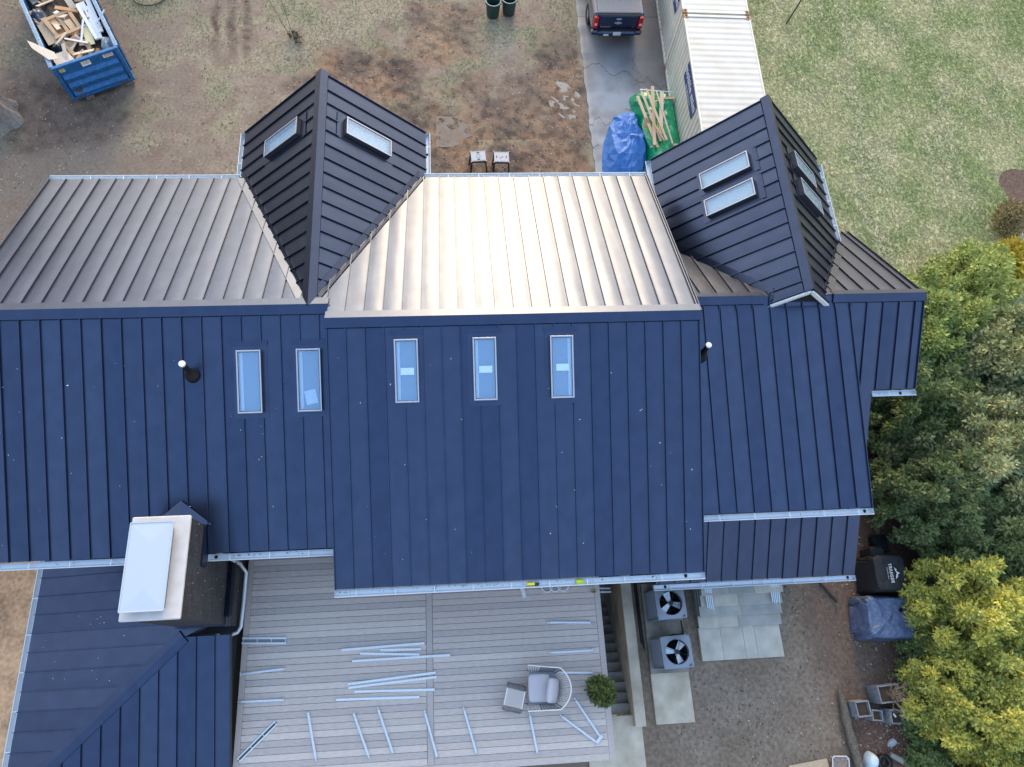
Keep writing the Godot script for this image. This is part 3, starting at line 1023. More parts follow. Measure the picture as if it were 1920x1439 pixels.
	# vent pipes
	for q in [[-5.53, -5.9, 7.37 - LP * (7.21 - 5.9), 0.62], [5.66, -6.33, 6.4 - 0.2255 * 1.1, 0.6]]:
		var vs := st()
		var bp_ := Vector3(q[0], q[2], q[1])
		lathe(vs, Transform3D(Basis(), bp_), [Vector2(0.16, -0.06), Vector2(0.15, 0.05), Vector2(0.085, 0.2), Vector2(0.06, 0.3), Vector2(0.06, q[3])], 20)
		var vp := put("vent_pipe", vs, M.black, house)
		var cs2 := st()
		lathe(cs2, Transform3D(Basis(), bp_), [Vector2(0.066, q[3] - 0.04), Vector2(0.066, q[3] + 0.01), Vector2(0.0, q[3] + 0.015)], 20)
		put("cap", cs2, M.white, vp)
	roof_chips()
	build_chimney()
	# round downspout lying along the deck edge, turned down onto the low roof
	var dp := st()
	tube(dp, [Vector3(-5.31, 4.9, -2.5), Vector3(-5.27, 3.4, -2.45), Vector3(-5.24, 2.95, -2.3), Vector3(-5.26, 2.9, -1.6), Vector3(-5.29, 2.86, -1.05), Vector3(-5.36, 2.86, -0.93), Vector3(-5.5, 3.0, -0.86), Vector3(-5.6, 3.58, -0.85), Vector3(-5.64, 3.62, -0.76)], 0.045, 10)
	var dpo := put("downspout", dp, M.gutter, house)
	dpo.set_meta("label", "round galvanised downspout bent along the deck edge")

func build_chimney() -> void:
	# black painted brick stack with pale mortar crown and sheet-metal lid
	var cx := -5.91
	var cz := -2.02
	var s := st()
	bx(s, Vector3(cx, 4.55, cz), Vector3(1.05, 3.9, 1.90))
	var ch := put("chimney", s, M.brick, house)
	ch.set_meta("label", "black painted brick chimney with white metal lid")
	var cr := st()
	box(cr, Transform3D(Basis(), Vector3(cx, 6.53, cz)), Vector3(1.12, 0.09, 1.97), 0.02)
	put("crown", cr, M.mortar_cap, ch)
	var cl := st()
	bx(cl, Vector3(cx - 0.06, 6.66, cz + 0.02), Vector3(0.66, 0.2, 1.5), 0.0)
	put("cap_collar", cl, M.dark, ch)
	# shallow hipped lid
	var l := st()
	var a := 0.40
	var b := 0.83
	var o := Vector3(cx - 0.08, 6.78, cz + 0.0)
	var c := [o + Vector3(-a, 0, -b), o + Vector3(a, 0, -b), o + Vector3(a, 0, b), o + Vector3(-a, 0, b)]
	var r0 := o + Vector3(0, 0.022, -0.42)
	var r1 := o + Vector3(0, 0.022, 0.42)
	quad(l, c[0], c[3], r1, r0); quad(l, c[2], c[1], r0, r1)
	tri(l, c[1], c[0], r0); tri(l, c[3], c[2], r1)
	for i in 4:
		var p: Vector3 = c[i]
		var q: Vector3 = c[(i + 1) % 4]
		var dwn := Vector3(0, -0.05, 0)
		quad(l, p, q, q + dwn, p + dwn)
	for i in 4:
		var p2: Vector3 = c[i]
		var q2: Vector3 = c[(i + 1) % 4]
		bar(l, p2 + Vector3(0, 0.006, 0), q2 + Vector3(0, 0.006, 0), 0.022, 0.014, 0.003)
	put("lid", l, M.cap_metal, ch)
	# metal saddle behind the stack, shedding water round it
	var sd := st()
	var py := 7.37 - LP * (7.21 - 3.0)
	var z0 := -2.98
	var ap := Vector3(cx + 0.06, 5.86, -3.46)
	var top := Vector3(cx + 0.06, 5.86, z0)
	var l0 := Vector3(cx - 0.62, 5.62, z0)
	var r0b := Vector3(cx + 0.66, 5.62, z0)
	tri(sd, ap, top, l0); tri(sd, top, ap, r0b)
	tri(sd, top, l0, r0b)
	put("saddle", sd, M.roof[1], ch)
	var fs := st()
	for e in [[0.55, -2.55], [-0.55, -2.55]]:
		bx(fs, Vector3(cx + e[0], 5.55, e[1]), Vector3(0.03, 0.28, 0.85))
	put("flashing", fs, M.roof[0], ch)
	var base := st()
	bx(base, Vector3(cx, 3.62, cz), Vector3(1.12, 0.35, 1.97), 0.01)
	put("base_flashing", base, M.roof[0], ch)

func roof_chips() -> void:
	# a few pale chips and flecks lying on the sheets, as the photograph shows
	var s := st()
	for k in 90:
		var p: Vector3
		var kind := k % 5
		if kind < 2:
			var z := rng.randf_range(-6.4, -2.6)
			p = Vector3(rng.randf_range(-9.9, -2.9), 7.37 - LP * (7.21 + z), z)
		elif kind < 4:
			var z := rng.randf_range(-6.2, -1.7)
			p = Vector3(rng.randf_range(-2.5, 5.1), 7.55 - LP * (6.78 + z), z)
		else:
			var x := rng.randf_range(-9.9, -7.0)
			p = Vector3(x, 2.72 + 0.25 * (x + 10.12), rng.randf_range(-1.5, 0.0))
		var r := rng.randf_range(0.006, 0.018)
		box(s, Transform3D(Basis.from_euler(Vector3(rng.randf(), rng.randf() * TAU, rng.randf())), p + Vector3(0, 0.012, 0)), Vector3(r * 1.8, 0.006, r))
	var o := put("roof_flecks", s, M.alu, house)
	o.set_meta("kind", "stuff")


# ---------------------------------------------------------------- things north of the house
func outline_at(o: Array, t: float) -> Vector2:
	var n := o.size()
	var f := fposmod(t, 1.0) * n
	var i := int(f)
	var u := f - i
	var p0: Vector2 = o[(i + n - 1) % n]
	var p1: Vector2 = o[i % n]
	var p2: Vector2 = o[(i + 1) % n]
	var p3: Vector2 = o[(i + 2) % n]
	return p1.cubic_interpolate(p2, p0, p3, u)

# a sheet or heap draped over a mound: outline in x,z, height falling off with power pw, folds of size amp
func mound(outline: Array, hgt: float, pw: float, amp: float, sd: int, base_y := 0.0, freq := 1.0, flat := 0.0, facet := false) -> SurfaceTool:
	var s := st()
	var c := Vector2.ZERO
	for p in outline:
		c += p
	c /= outline.size()
	var R := 7 if facet else 16
	var K := 26 if facet else 64
	var jit := RandomNumberGenerator.new()
	jit.seed = sd
	if facet:
		s.set_smooth_group(-1)
	var n := FastNoiseLite.new()
	n.seed = sd; n.frequency = 1.6 * freq; n.fractal_octaves = 3; n.fractal_type = FastNoiseLite.FRACTAL_RIDGED
	var n2 := FastNoiseLite.new()
	n2.seed = sd + 1; n2.frequency = 0.9 * freq
	for r in R + 1:
		var t := float(r) / R
		for k in K:
			var o := outline_at(outline, float(k) / K)
			var p := c.lerp(o, t)
			if facet and r > 0 and r < R:
				p += Vector2(jit.randf_range(-0.09, 0.09), jit.randf_range(-0.09, 0.09))
			var fall: float = 1.0 - pow(clampf((t - flat) / (1.0 - flat), 0, 1), pw)
			var y := hgt * fall
			y += (n.get_noise_2d(p.x, p.y) * 0.5 + n2.get_noise_2d(p.x, p.y)) * amp * (1.0 if t < 0.95 else 0.15)
			s.set_uv(p)
			s.add_vertex(Vector3(p.x, max(base_y + y, base_y - 0.01 if t > 0.99 else base_y + 0.01), p.y))
	for r in R:
		for k in K:
			var a := r * K + k
			var b := r * K + (k + 1) % K
			for q in [a, b, b + K, a, b + K, a + K]:
				s.add_index(q)
	s.generate_normals()
	return s

func text(called: String, words: String, size: float, T: Transform3D, m: Material, parent: Node3D, bold := false, depth := 0.004) -> void:
	var tm := TextMesh.new()
	var f := SystemFont.new()
	f.font_names = PackedStringArray(["Droid Sans"])
	if bold:
		f.font_weight = 700
	tm.font = f
	tm.text = words
	tm.font_size = 64
	tm.pixel_size = size / 64.0
	tm.depth = depth
	var o := MeshInstance3D.new()
	o.mesh = tm
	o.name = called
	o.material_override = m
	parent.add_child(o, true)
	o.transform = T

func container(called: String, label: String, at: Vector3, turn: float, with_door: bool, sign_z: Array) -> void:
	var c := thing(called, label, "shipping container", at, turn, "cream shipping containers beside the driveway")
	var L := 6.06
	var W := 2.44
	var H := 2.59
	var hx := W / 2
	var hz := L / 2
	# corrugated sides: trapezoid waves
	for sd in [-1, 1]:
		var s := st()
		var z := -hz + 0.12
		var px_ := -1.0
		var prev := Vector2(z, 0.0)
		var step := 0
		var offs := [0.0, 0.036, 0.036, 0.0]
		var lens := [0.07, 0.068, 0.07, 0.068]
		while z < hz - 0.12:
			z = min(z + lens[step % 4], hz - 0.12)
			step += 1
			var cur := Vector2(z, offs[step % 4])
			var a := Vector3(sd * (hx - 0.01 - prev.y), 0.14, prev.x)
			var b := Vector3(sd * (hx - 0.01 - cur.y), 0.14, cur.x)
			var u := Vector3(0, H - 0.22, 0)
			quad(s, a, b, b + u, a + u)
			prev = cur
		put("side_wall", s, M.cream, c)
	var rs := st()
	var z2 := -hz + 0.14
	var st2 := 0
	var pv := Vector2(z2, 0.0)
	var ro := [0.0, 0.007, 0.007, 0.0]
	var rl := [0.12, 0.03, 0.085, 0.03]
	while z2 < hz - 0.14:
		z2 = min(z2 + rl[st2 % 4], hz - 0.14)
		st2 += 1
		var cu := Vector2(z2, ro[st2 % 4])
		quad(rs, Vector3(-hx + 0.05, H - 0.03 + pv.y, pv.x), Vector3(hx - 0.05, H - 0.03 + pv.y, pv.x), Vector3(hx - 0.05, H - 0.03 + cu.y, cu.x), Vector3(-hx + 0.05, H - 0.03 + cu.y, cu.x))
		pv = cu
	put("roof", rs, M.cream_roof, c)
	var fr := st()
	for sx in [-1, 1]:
		bx(fr, Vector3(sx * (hx - 0.03), H - 0.045, 0), Vector3(0.06, 0.07, L - 0.3), 0.008)
		bx(fr, Vector3(sx * (hx - 0.03), 0.09, 0), Vector3(0.06, 0.14, L - 0.3), 0.008)
		for sz in [-1, 1]:
			bx(fr, Vector3(sx * (hx - 0.07), H / 2, sz * (hz - 0.07)), Vector3(0.14, H - 0.26, 0.14), 0.01)
	for sz in [-1, 1]:
		bx(fr, Vector3(0, H - 0.05, sz * (hz - 0.06)), Vector3(W - 0.3, 0.1, 0.12), 0.01)
		bx(fr, Vector3(0, 0.1, sz * (hz - 0.06)), Vector3(W - 0.3, 0.16, 0.12), 0.01)
		bx(fr, Vector3(0, H / 2, sz * (hz - 0.05)), Vector3(W - 0.28, H - 0.3, 0.05))
	bx(fr, Vector3(0, 0.16, 0), Vector3(W - 0.14, 0.05, L - 0.2))
	put("frame", fr, M.cream, c)
	for sx in [-1, 1]:
		for sz in [-1, 1]:
			for y in [0.06, H - 0.06]:
				var cs := st()
				bx(cs, Vector3(sx * (hx - 0.085), y, sz * (hz - 0.085)), Vector3(0.175, 0.118, 0.175), 0.012)
				var cc := put("corner_casting", cs, M.rusty, c)
				if y > 1.0:
					var hs := st()
					bx(hs, Vector3(sx * (hx - 0.085), y + 0.0575, sz * (hz - 0.085)), Vector3(0.06, 0.006, 0.1), 0.002)
					put("slot", hs, M.hole, cc)
	for q in sign_z:
		var sg := st()
		bx(sg, Vector3(-hx - 0.008, 2.16, q), Vector3(0.012, 0.68, 1.95), 0.003)
		var sgn := put("sign", sg, M.navy, c)
		var B := Basis(Vector3(0, 0, 1), Vector3(0, 1, 0), Vector3(-1, 0, 0))
		text("lettering", "mobile mini", 0.36, Transform3D(B, Vector3(-hx - 0.018, 2.22, q)), M.white, sgn, true)
		text("small_lettering", "storage solutions", 0.12, Transform3D(B, Vector3(-hx - 0.018, 1.94, q)), M.white, sgn)

func build_north_yard() -> void:
	M.cream = mat(c8(214, 212, 200), 0.55, 0.0, ntex(0.006, Color(0.9, 0.89, 0.86), Color(1, 1, 1), 71, 4), 0.3)
	M.cream_roof = mat(c8(196, 193, 184), 0.5, 0.0, ntex(0.006, Color(0.93, 0.92, 0.9), Color(1, 1, 1), 72, 4), 0.3)
	M.rusty = mat(c8(196, 170, 142), 0.8, 0.0, ntex(0.02, Color(0.62, 0.45, 0.33), Color(1, 1, 1), 73, 5), 3.0)
	M.navy = mat(c8(32, 58, 112), 0.45)
	var c1 := Vector3(9.565, 0.03, -18.07)
	container("shipping_container", "cream corrugated shipping container nearest the house, half hidden by the gable", c1, -0.028, true, [0.05])
	container("shipping_container", "cream shipping container with stained roof end beside the pickup", c1 + Vector3(0.17, 0, -6.14), -0.028, true, [1.3])
	build_truck()
	build_dumpster()
	# trash cans
	M.green_can = mat(c8(42, 74, 70), 0.55, 0.0, M.blot, 1.0)
	for q in [[1.82, -23.95, "dark green round trash can, the left one of the pair by the top edge"], [2.46, -24.1, "dark green round trash can, the right one of the pair by the top edge"]]:
		var t := thing("trash_can", q[2], "trash can", Vector3(q[0], 0.0, q[1]), 0, "trash cans at the top edge")
		var s := st()
		lathe(s, Transform3D(), [Vector2(0, 0), Vector2(0.23, 0), Vector2(0.245, 0.05), Vector2(0.28, 0.56), Vector2(0.29, 0.66), Vector2(0.265, 0.66), Vector2(0.22, 0.08), Vector2(0, 0.06)], 28)
		put("body", s, M.green_can, t)
		var r := st()
		var ring := []
		for k in 25:
			ring.append(Vector3(0.293 * cos(TAU * k / 24), 0.66, 0.293 * sin(TAU * k / 24)))
		tube(r, ring, 0.014, 6, false)
		put("rim", r, mat(c8(150, 168, 168), 0.5), t)
		for a in [0.0, PI]:
			var h := st()
			bx(h, Vector3(cos(a) * 0.3, 0.56, 0), Vector3(0.05, 0.04, 0.16), 0.01)
			put("handle", h, M.green_can, t)
	# tarp-covered heaps on the driveway
	M.blue_tarp = mat(c8(58, 124, 196), 0.6, 0.0, ntex(0.012, Color(0.7, 0.74, 0.8), Color(1, 1, 1), 75, 5), 0.7, M.crinkle, 0.6)
	M.green_tarp = mat(c8(16, 168, 112), 0.3, 0.0, M.blot, 0.9, M.crinkle, 0.5)
	var bo := []
	for p in [[5.5, -15.9], [5.55, -17.2], [5.8, -18.0], [6.06, -18.6], [6.38, -18.9], [6.82, -19.0], [7.05, -18.6], [7.15, -18.0], [7.18, -17.2], [7.1, -16.6], [6.75, -15.7], [6.1, -15.5]]:
		bo.append(Vector2(p[0], p[1]))
	var bt := put("blue_tarp", mound(bo, 0.6, 2.2, 0.16, 5, 0.03, 1.3, 0.4, true), M.blue_tarp)
	tag(bt, "bright blue tarpaulin draped over a heap on the driveway", "tarp")
	var go := []
	for p in [[6.85, -19.3], [6.9, -19.75], [7.5, -19.75], [8.3, -19.7], [8.42, -19.2], [8.42, -18.3], [8.4, -17.5], [8.35, -16.7], [7.7, -16.1], [7.15, -16.0], [7.05, -17.2], [7.0, -18.4]]:
		go.append(Vector2(p[0], p[1]))
	var gt := put("green_tarp", mound(go, 0.62, 6.0, 0.1, 9, 0.03, 1.3, 0.3, true), M.green_tarp)
	tag(gt, "shiny green plastic tarpaulin under loose lumber", "tarp")
	# loose lumber on the green tarp: every board a thing
	var boards := [
		[6.93, -19.1, 7.40, -16.8, 0.11, "long pale board, leftmost of the fan lying on the green tarp"],
		[7.08, -19.4, 7.55, -17.05, 0.09, "pale board second from the left in the fan on green tarp"],
		[7.53, -19.5, 7.28, -16.85, 0.12, "wide pale board sticking up highest in the fan on green tarp"],
		[7.84, -19.2, 7.55, -17.3, 0.14, "broad pale board, rightmost at the top of the fan on green tarp"],
		[7.62, -19.2, 7.92, -16.85, 0.05, "thin pale strip slanting to the right across the green tarp"],
		[7.2, -18.0, 7.62, -16.95, 0.06, "short pale strip crossing the lower end of the lumber fan"],
		[7.22, -19.25, 7.70, -16.95, 0.08, "pale board in the middle of the lumber fan on green tarp"],
	]
	var i := 0
	for b in boards:
		var s := st()
		var y := 0.74 + 0.035 * i
		bar(s, Vector3(b[0], y + 0.05, b[1]), Vector3(b[2], y + 0.0, b[3]), b[4], 0.03, 0.003)
		tag(put("lumber_board", s, M.wood[[1, 3, 1, 3, 3, 0, 1][i]]), b[5], "board", "loose boards on the green tarp")
		i += 1
	var cp := st()
	bar(cp, Vector3(7.66, 0.72, -19.05), Vector3(8.34, 0.72, -19.08), 0.1, 0.04, 0.003)
	tag(put("lumber_board", cp, M.wood[1]), "short board lying crosswise at the top of the green tarp", "board", "loose boards on the green tarp")
	cp = st()
	bar(cp, Vector3(7.2, 0.6, -16.93), Vector3(8.2, 0.62, -17.02), 0.08, 0.05, 0.003)
	tag(put("lumber_board", cp, M.wood[1]), "board lying crosswise under the lower ends of the fan", "board", "loose boards on the green tarp")
	cp = st()
	bar(cp, Vector3(7.06, 0.86, -19.34), Vector3(8.3, 0.78, -19.3), 0.035, 0.02)
	tag(put("metal_strip", cp, M.alu), "thin grey metal strip across the top of the lumber fan", "strip")
	cp = st()
	prism(cp, [Vector2(0, 0), Vector2(0.32, 0.1), Vector2(0.14, 0.42)], Transform3D(Basis(Vector3(1, 0, 0), Vector3(0, 0.25, -1).normalized(), Vector3(0, 1, 0.25).normalized()), Vector3(6.98, 0.72, -17.7)), 0.018)
	tag(put("plywood_scrap", cp, M.wood[2]), "brown three-cornered plywood scrap between blue and green tarps", "scrap")
	var rp := st()
	for k in 6:
		var ring := []
		for a in 25:
			ring.append(Vector3(8.2 + 0.05 * k * 0.4 + (0.2 + 0.02 * (k % 3)) * cos(TAU * a / 24), 0.05 + 0.022 * k, -17.05 + (0.3 + 0.015 * k) * sin(TAU * a / 24)))
		tube(rp, ring, 0.011, 5, false)
	tag(put("rope_coil", rp, mat(c8(196, 194, 186), 0.8)), "coil of pale rope between green tarp and container", "rope")
	# work stands below the eave
	for q in [[0.95, -16.4, 0.07, "folding work stand with black slots top and bottom, left of the pair"], [1.76, -16.36, -0.02, "folding work stand with red print on top, right of the pair"]]:
		work_stand(Vector3(q[0], 0, q[1]), q[2], q[3], q[2] < 0)
	# half-buried concrete slab in the mud
	var sl := st()
	var ring := []
	for p in [[-0.5, -18.9], [-0.1, -18.89], [0.35, -18.86], [0.55, -18.75], [0.52, -18.6], [0.78, -18.42], [0.92, -18.25], [0.74, -18.12], [0.8, -17.98], [0.5, -17.86], [0.52, -17.7], [0.3, -17.6], [0.12, -17.5], [-0.2, -17.47], [-0.55, -17.49]]:
		ring.append(Vector2(p[0], p[1]))
	prism(sl, ring, Transform3D(Basis(Vector3(1, 0, 0), Vector3(0, 0, 1), Vector3(0, -1, 0)), Vector3(0, -0.03, 0)), 0.08)
	tag(put("paving_slab", sl, mat(c8(120, 106, 96), 0.7, 0.0, M.soft, 0.6)), "mud-smeared concrete slab in the dirt above the work stands", "slab")
	# garden hose ring, plant supports, leaning post
	var hs := st()
	var hp := []
	for k in 30:
		var a := PI * 0.02 + PI * 1.15 * k / 29.0
		hp.append(Vector3(-11.5 + 0.62 * cos(a), 0.02, -24.75 + 0.52 * sin(a)))
	tube(hs, hp, 0.022, 6)
	tag(put("garden_hose", hs, M.black), "black hose curved on the grass by the dumpster", "hose")
	for q in [[-6.02, -6.75, "left"], [-5.9, -6.1, "right"]]:
		var ws := st()
		tube(ws, [Vector3(q[0], -0.02, -22.7), Vector3(q[1], 2.6, -22.9)], 0.012, 5)
		tag(put("garden_stake", ws, mat(c8(70, 92, 76), 0.6)), "thin green stake leaning up from the dirt, the %s of two" % q[2], "stake", "thin green stakes")
	var ps := st()
	tube(ps, [Vector3(13.89, -0.03, -23.69), Vector3(14.0, 0.7, -23.72), Vector3(14.12, 1.5, -23.8)], [0.035, 0.03, 0.028], 7)
	tag(put("garden_post", ps, mat(c8(70, 66, 58), 0.8)), "thin dark post leaning on the lawn right of the containers", "post")

func work_stand(at: Vector3, turn: float, label: String, red: bool) -> void:
	var t := thing("work_stand", label, "work stand", at, turn, "folding work stands under the eave")
	var s := st()
	bx(s, Vector3(0, 0.79, 0), Vector3(0.52, 0.035, 0.44), 0.01)
	var top := put("table_top", s, mat(c8(172, 178, 184), 0.5, 0.1, M.fine, 4.0), t)
	for k in 2:
		var h := st()
		if red:
			bx(h, Vector3(-0.17 + 0.34 * k, 0.81, 0), Vector3(0.03, 0.004, 0.08))
		else:
			bx(h, Vector3(0, 0.81, -0.14 + 0.28 * k), Vector3(0.1, 0.004, 0.035))
		put("slot", h, M.hole, top)
	for k in 18:
		var h := st()
		bx(h, Vector3(-0.2 + 0.05 * (k % 9), 0.81, -0.19 + 0.38 * (k / 9)), Vector3(0.018, 0.003, 0.018))
		put("hole", h, M.dark, top)
	if red:
		var rr := st()
		bx(rr, Vector3(0.0, 0.81, 0.02), Vector3(0.14, 0.003, 0.03), 0.0, 0.6)
		put("print", rr, mat(c8(190, 60, 50), 0.6), top)
	else:
		var rg := st()
		var ring := []
		for k in 17:
			ring.append(Vector3(0.07 * cos(TAU * k / 16), 0.81, 0.07 * sin(TAU * k / 16)))
		tube(rg, ring, 0.004, 4, false)
		put("print", rg, M.dark, top)
	for sx in [-1, 1]:
		for sz in [-1, 1]:
			var l := st()
			bar(l, Vector3(sx * 0.24, 0.78, sz * 0.2), Vector3(sx * 0.3, 0.0, sz * 0.27), 0.045, 0.045, 0.006)
			put("leg", l, M.black, t)
			var cc := st()
			bx(cc, Vector3(sx * 0.265, 0.795, sz * 0.225), Vector3(0.05, 0.03, 0.05), 0.01)
			put("corner_block", cc, mat(c8(186, 128, 112), 0.6), t)
	for sz in [-1, 1]:
		for sx in [-1, 1]:
			var b := st()
			bar(b, Vector3(sx * 0.235, 0.62, sz * 0.215), Vector3(-sx * 0.27, 0.1, sz * 0.258), 0.022, 0.012)
			put("cross_brace", b, M.alu, t)
		var r := st()
		bx(r, Vector3(0, 0.74, sz * 0.205), Vector3(0.46, 0.06, 0.02))
		put("rail", r, M.black, t)
	for sx in [-1, 1]:
		var p := st()
		quad(p, Vector3(sx * 0.25, 0.72, -0.2), Vector3(sx * 0.25, 0.72, 0.2), Vector3(sx * 0.29, 0.14, 0.24), Vector3(sx * 0.29, 0.14, -0.24))
		put("side_panel", p, M.dark, t)

func build_truck() -> void:
	var t := thing("pickup_truck", "dark blue pickup with grey tonneau cover on the driveway", "truck", Vector3(6.52, 0.032, -22.35))
	var paint := mat(c8(20, 32, 66), 0.22, 0.25)
	paint.clearcoat_enabled = true; paint.clearcoat = 0.8; paint.clearcoat_roughness = 0.08
	# body: cross-sections along -z (y of sill, belt, half widths)
	var secs := [[-0.12, 0.62, 1.28, 0.93, 0.95], [-0.2, 0.52, 1.36, 0.97, 0.97], [-2.1, 0.48, 1.36, 1.0, 0.98], [-2.2, 0.45, 1.30, 1.0, 0.98], [-4.0, 0.45, 1.28, 1.0, 0.97], [-5.4, 0.5, 1.2, 0.98, 0.94], [-5.75, 0.6, 1.0, 0.9, 0.86]]
	var s := st()
	var prev := []
	for q in secs:
		var ring := []
		for p in [[-q[3] * 0.92, q[1]], [-q[3], q[1] + 0.12], [-q[3], q[2] * 0.72], [-q[4], q[2] - 0.05], [-q[4] * 0.95, q[2]], [q[4] * 0.95, q[2]], [q[4], q[2] - 0.05], [q[3], q[2] * 0.72], [q[3], q[1] + 0.12], [q[3] * 0.92, q[1]]]:
			ring.append(Vector3(p[0], p[1], q[0]))
		if prev.size():
			for k in 10:
				quad(s, prev[k], prev[(k + 1) % 10], ring[(k + 1) % 10], ring[k])
		prev = ring
	for e in [[-0.12, 0], [-5.75, 6]]:
		var q = secs[e[1]]
		quad(s, Vector3(-q[3], q[1], e[0]), Vector3(q[3], q[1], e[0]), Vector3(q[4], q[2], e[0]), Vector3(-q[4], q[2], e[0]))
	put("body", s, paint, t)
	var cab := st()
	var cp := [[-2.15, 1.28, 0.9, 1.9, 0.72], [-2.35, 1.28, 0.92, 1.93, 0.74], [-3.5, 1.28, 0.92, 1.93, 0.74], [-4.25, 1.26, 0.92, 1.30, 0.88]]
	var pr := []
	for q in cp:
		var ring := [Vector3(-q[2], q[1], q[0]), Vector3(-q[4], q[3], q[0]), Vector3(q[4], q[3], q[0]), Vector3(q[2], q[1], q[0])]
		if pr.size():
			for k in 3:
				quad(cab, pr[k], pr[k + 1], ring[k + 1], ring[k])
		else:
			quad(cab, ring[0], ring[1], ring[2], ring[3])
		pr = ring
	put("cab", cab, paint, t)
	var gl := st()
	quad(gl, Vector3(-0.7, 1.36, -2.135), Vector3(0.7, 1.36, -2.135), Vector3(0.62, 1.82, -2.135), Vector3(-0.62, 1.82, -2.135))
	put("rear_window", gl, M.black, t)
	# tonneau cover with lengthwise ribs
	var tc := st()
	bx(tc, Vector3(0, 1.375, -1.12), Vector3(1.66, 0.04, 1.9), 0.01)
	var cover := put("tonneau_cover", tc, mat(c8(124, 124, 126), 0.7, 0.0, M.fine, 3.0), t)
	for k in 20:
		var rb := st()
		bx(rb, Vector3(-0.78 + 0.082 * k, 1.398, -1.12), Vector3(0.055, 0.012, 1.84), 0.003)
		put("rib", rb, cover.material_override, cover)
	var tg := st()
	bx(tg, Vector3(0, 1.04, -0.1), Vector3(1.5, 0.54, 0.06), 0.015)
	var gate := put("tailgate", tg, paint, t)
	var lip := st()
	bx(lip, Vector3(0, 1.33, -0.12), Vector3(1.62, 0.05, 0.1), 0.012)
	put("top_lip", lip, M.dark, gate)
	var hd := st()
	bx(hd, Vector3(0, 1.19, -0.062), Vector3(0.2, 0.065, 0.02), 0.008)
	put("handle", hd, M.bead, gate)
	var em := st()
	prism(em, [Vector2(-0.13, -0.03), Vector2(-0.05, -0.03), Vector2(-0.05, -0.055), Vector2(0.05, -0.055), Vector2(0.05, -0.03), Vector2(0.15, -0.03), Vector2(0.12, 0.03), Vector2(0.05, 0.03), Vector2(0.05, 0.055), Vector2(-0.05, 0.055), Vector2(-0.05, 0.03), Vector2(-0.15, 0.03)], Transform3D(Basis(), Vector3(0, 1.02, -0.068)), 0.012)
	put("emblem", em, M.bead, gate)
	text("lettering", "SILVERADO", 0.075, Transform3D(Basis(), Vector3(-0.47, 0.84, -0.062)), M.bead, gate, true)
	text("lettering", "LT", 0.06, Transform3D(Basis(), Vector3(0.6, 0.84, -0.062)), M.bead, gate)
	var red := mat(c8(190, 22, 26), 0.2)
	for sx in [-1, 1]:
		var tl := st()
		bx(tl, Vector3(sx * 0.865, 1.03, -0.1), Vector3(0.17, 0.5, 0.16), 0.02)
		var lamp := put("taillight", tl, red, t)
		var rv := st()
		bx(rv, Vector3(sx * 0.865, 0.98, -0.018), Vector3(0.1, 0.1, 0.006), 0.002)
		put("reversing_lens", rv, mat(c8(232, 190, 186), 0.2), lamp)
	var bm := st()
	for q in [[0, 1.5, -0.02, 0.2], [-0.83, 0.3, -0.06, 0.2], [0.83, 0.3, -0.06, 0.2]]:
		bx(bm, Vector3(q[0], 0.62, q[2]), Vector3(q[1], q[3], 0.22), 0.05)
	var bp := put("bumper", bm, paint, t)
	var st_ := st()
	bx(st_, Vector3(0, 0.735, -0.03), Vector3(1.5, 0.02, 0.16), 0.006)
	put("step_pad", st_, M.dark, bp)
	var pl := st()
	bx(pl, Vector3(0.0, 0.66, 0.093), Vector3(0.31, 0.155, 0.012), 0.003)
	put("licence_plate", pl, M.white, bp)
	var sk := st()
	bx(sk, Vector3(-0.42, 0.6, 0.093), Vector3(0.2, 0.08, 0.008), 0.002)
	put("sticker", sk, M.white, bp)
	for q in [[-0.86, -1.25], [0.86, -1.25], [-0.86, -4.7], [0.86, -4.7]]:
		var B := Transform3D(Basis(Vector3(0, 0, 1), PI / 2), Vector3(q[0], 0.4, q[1]))
		var w := st()
		lathe(w, B, [Vector2(0.2, -0.13), Vector2(0.38, -0.13), Vector2(0.4, -0.09), Vector2(0.4, 0.09), Vector2(0.38, 0.13), Vector2(0.2, 0.13)], 28)
		var wh := put("wheel", w, M.black, t)
		var rm := st()
		lathe(rm, B, [Vector2(0, -0.1), Vector2(0.2, -0.11), Vector2(0.21, 0.11), Vector2(0, 0.1)], 20)
		put("rim", rm, M.bead, wh)
	for sx in [-1, 1]:
		var mr := st()
		bx(mr, Vector3(sx * 1.12, 1.42, -3.75), Vector3(0.24, 0.2, 0.12), 0.03)
		put("mirror", mr, paint, t)

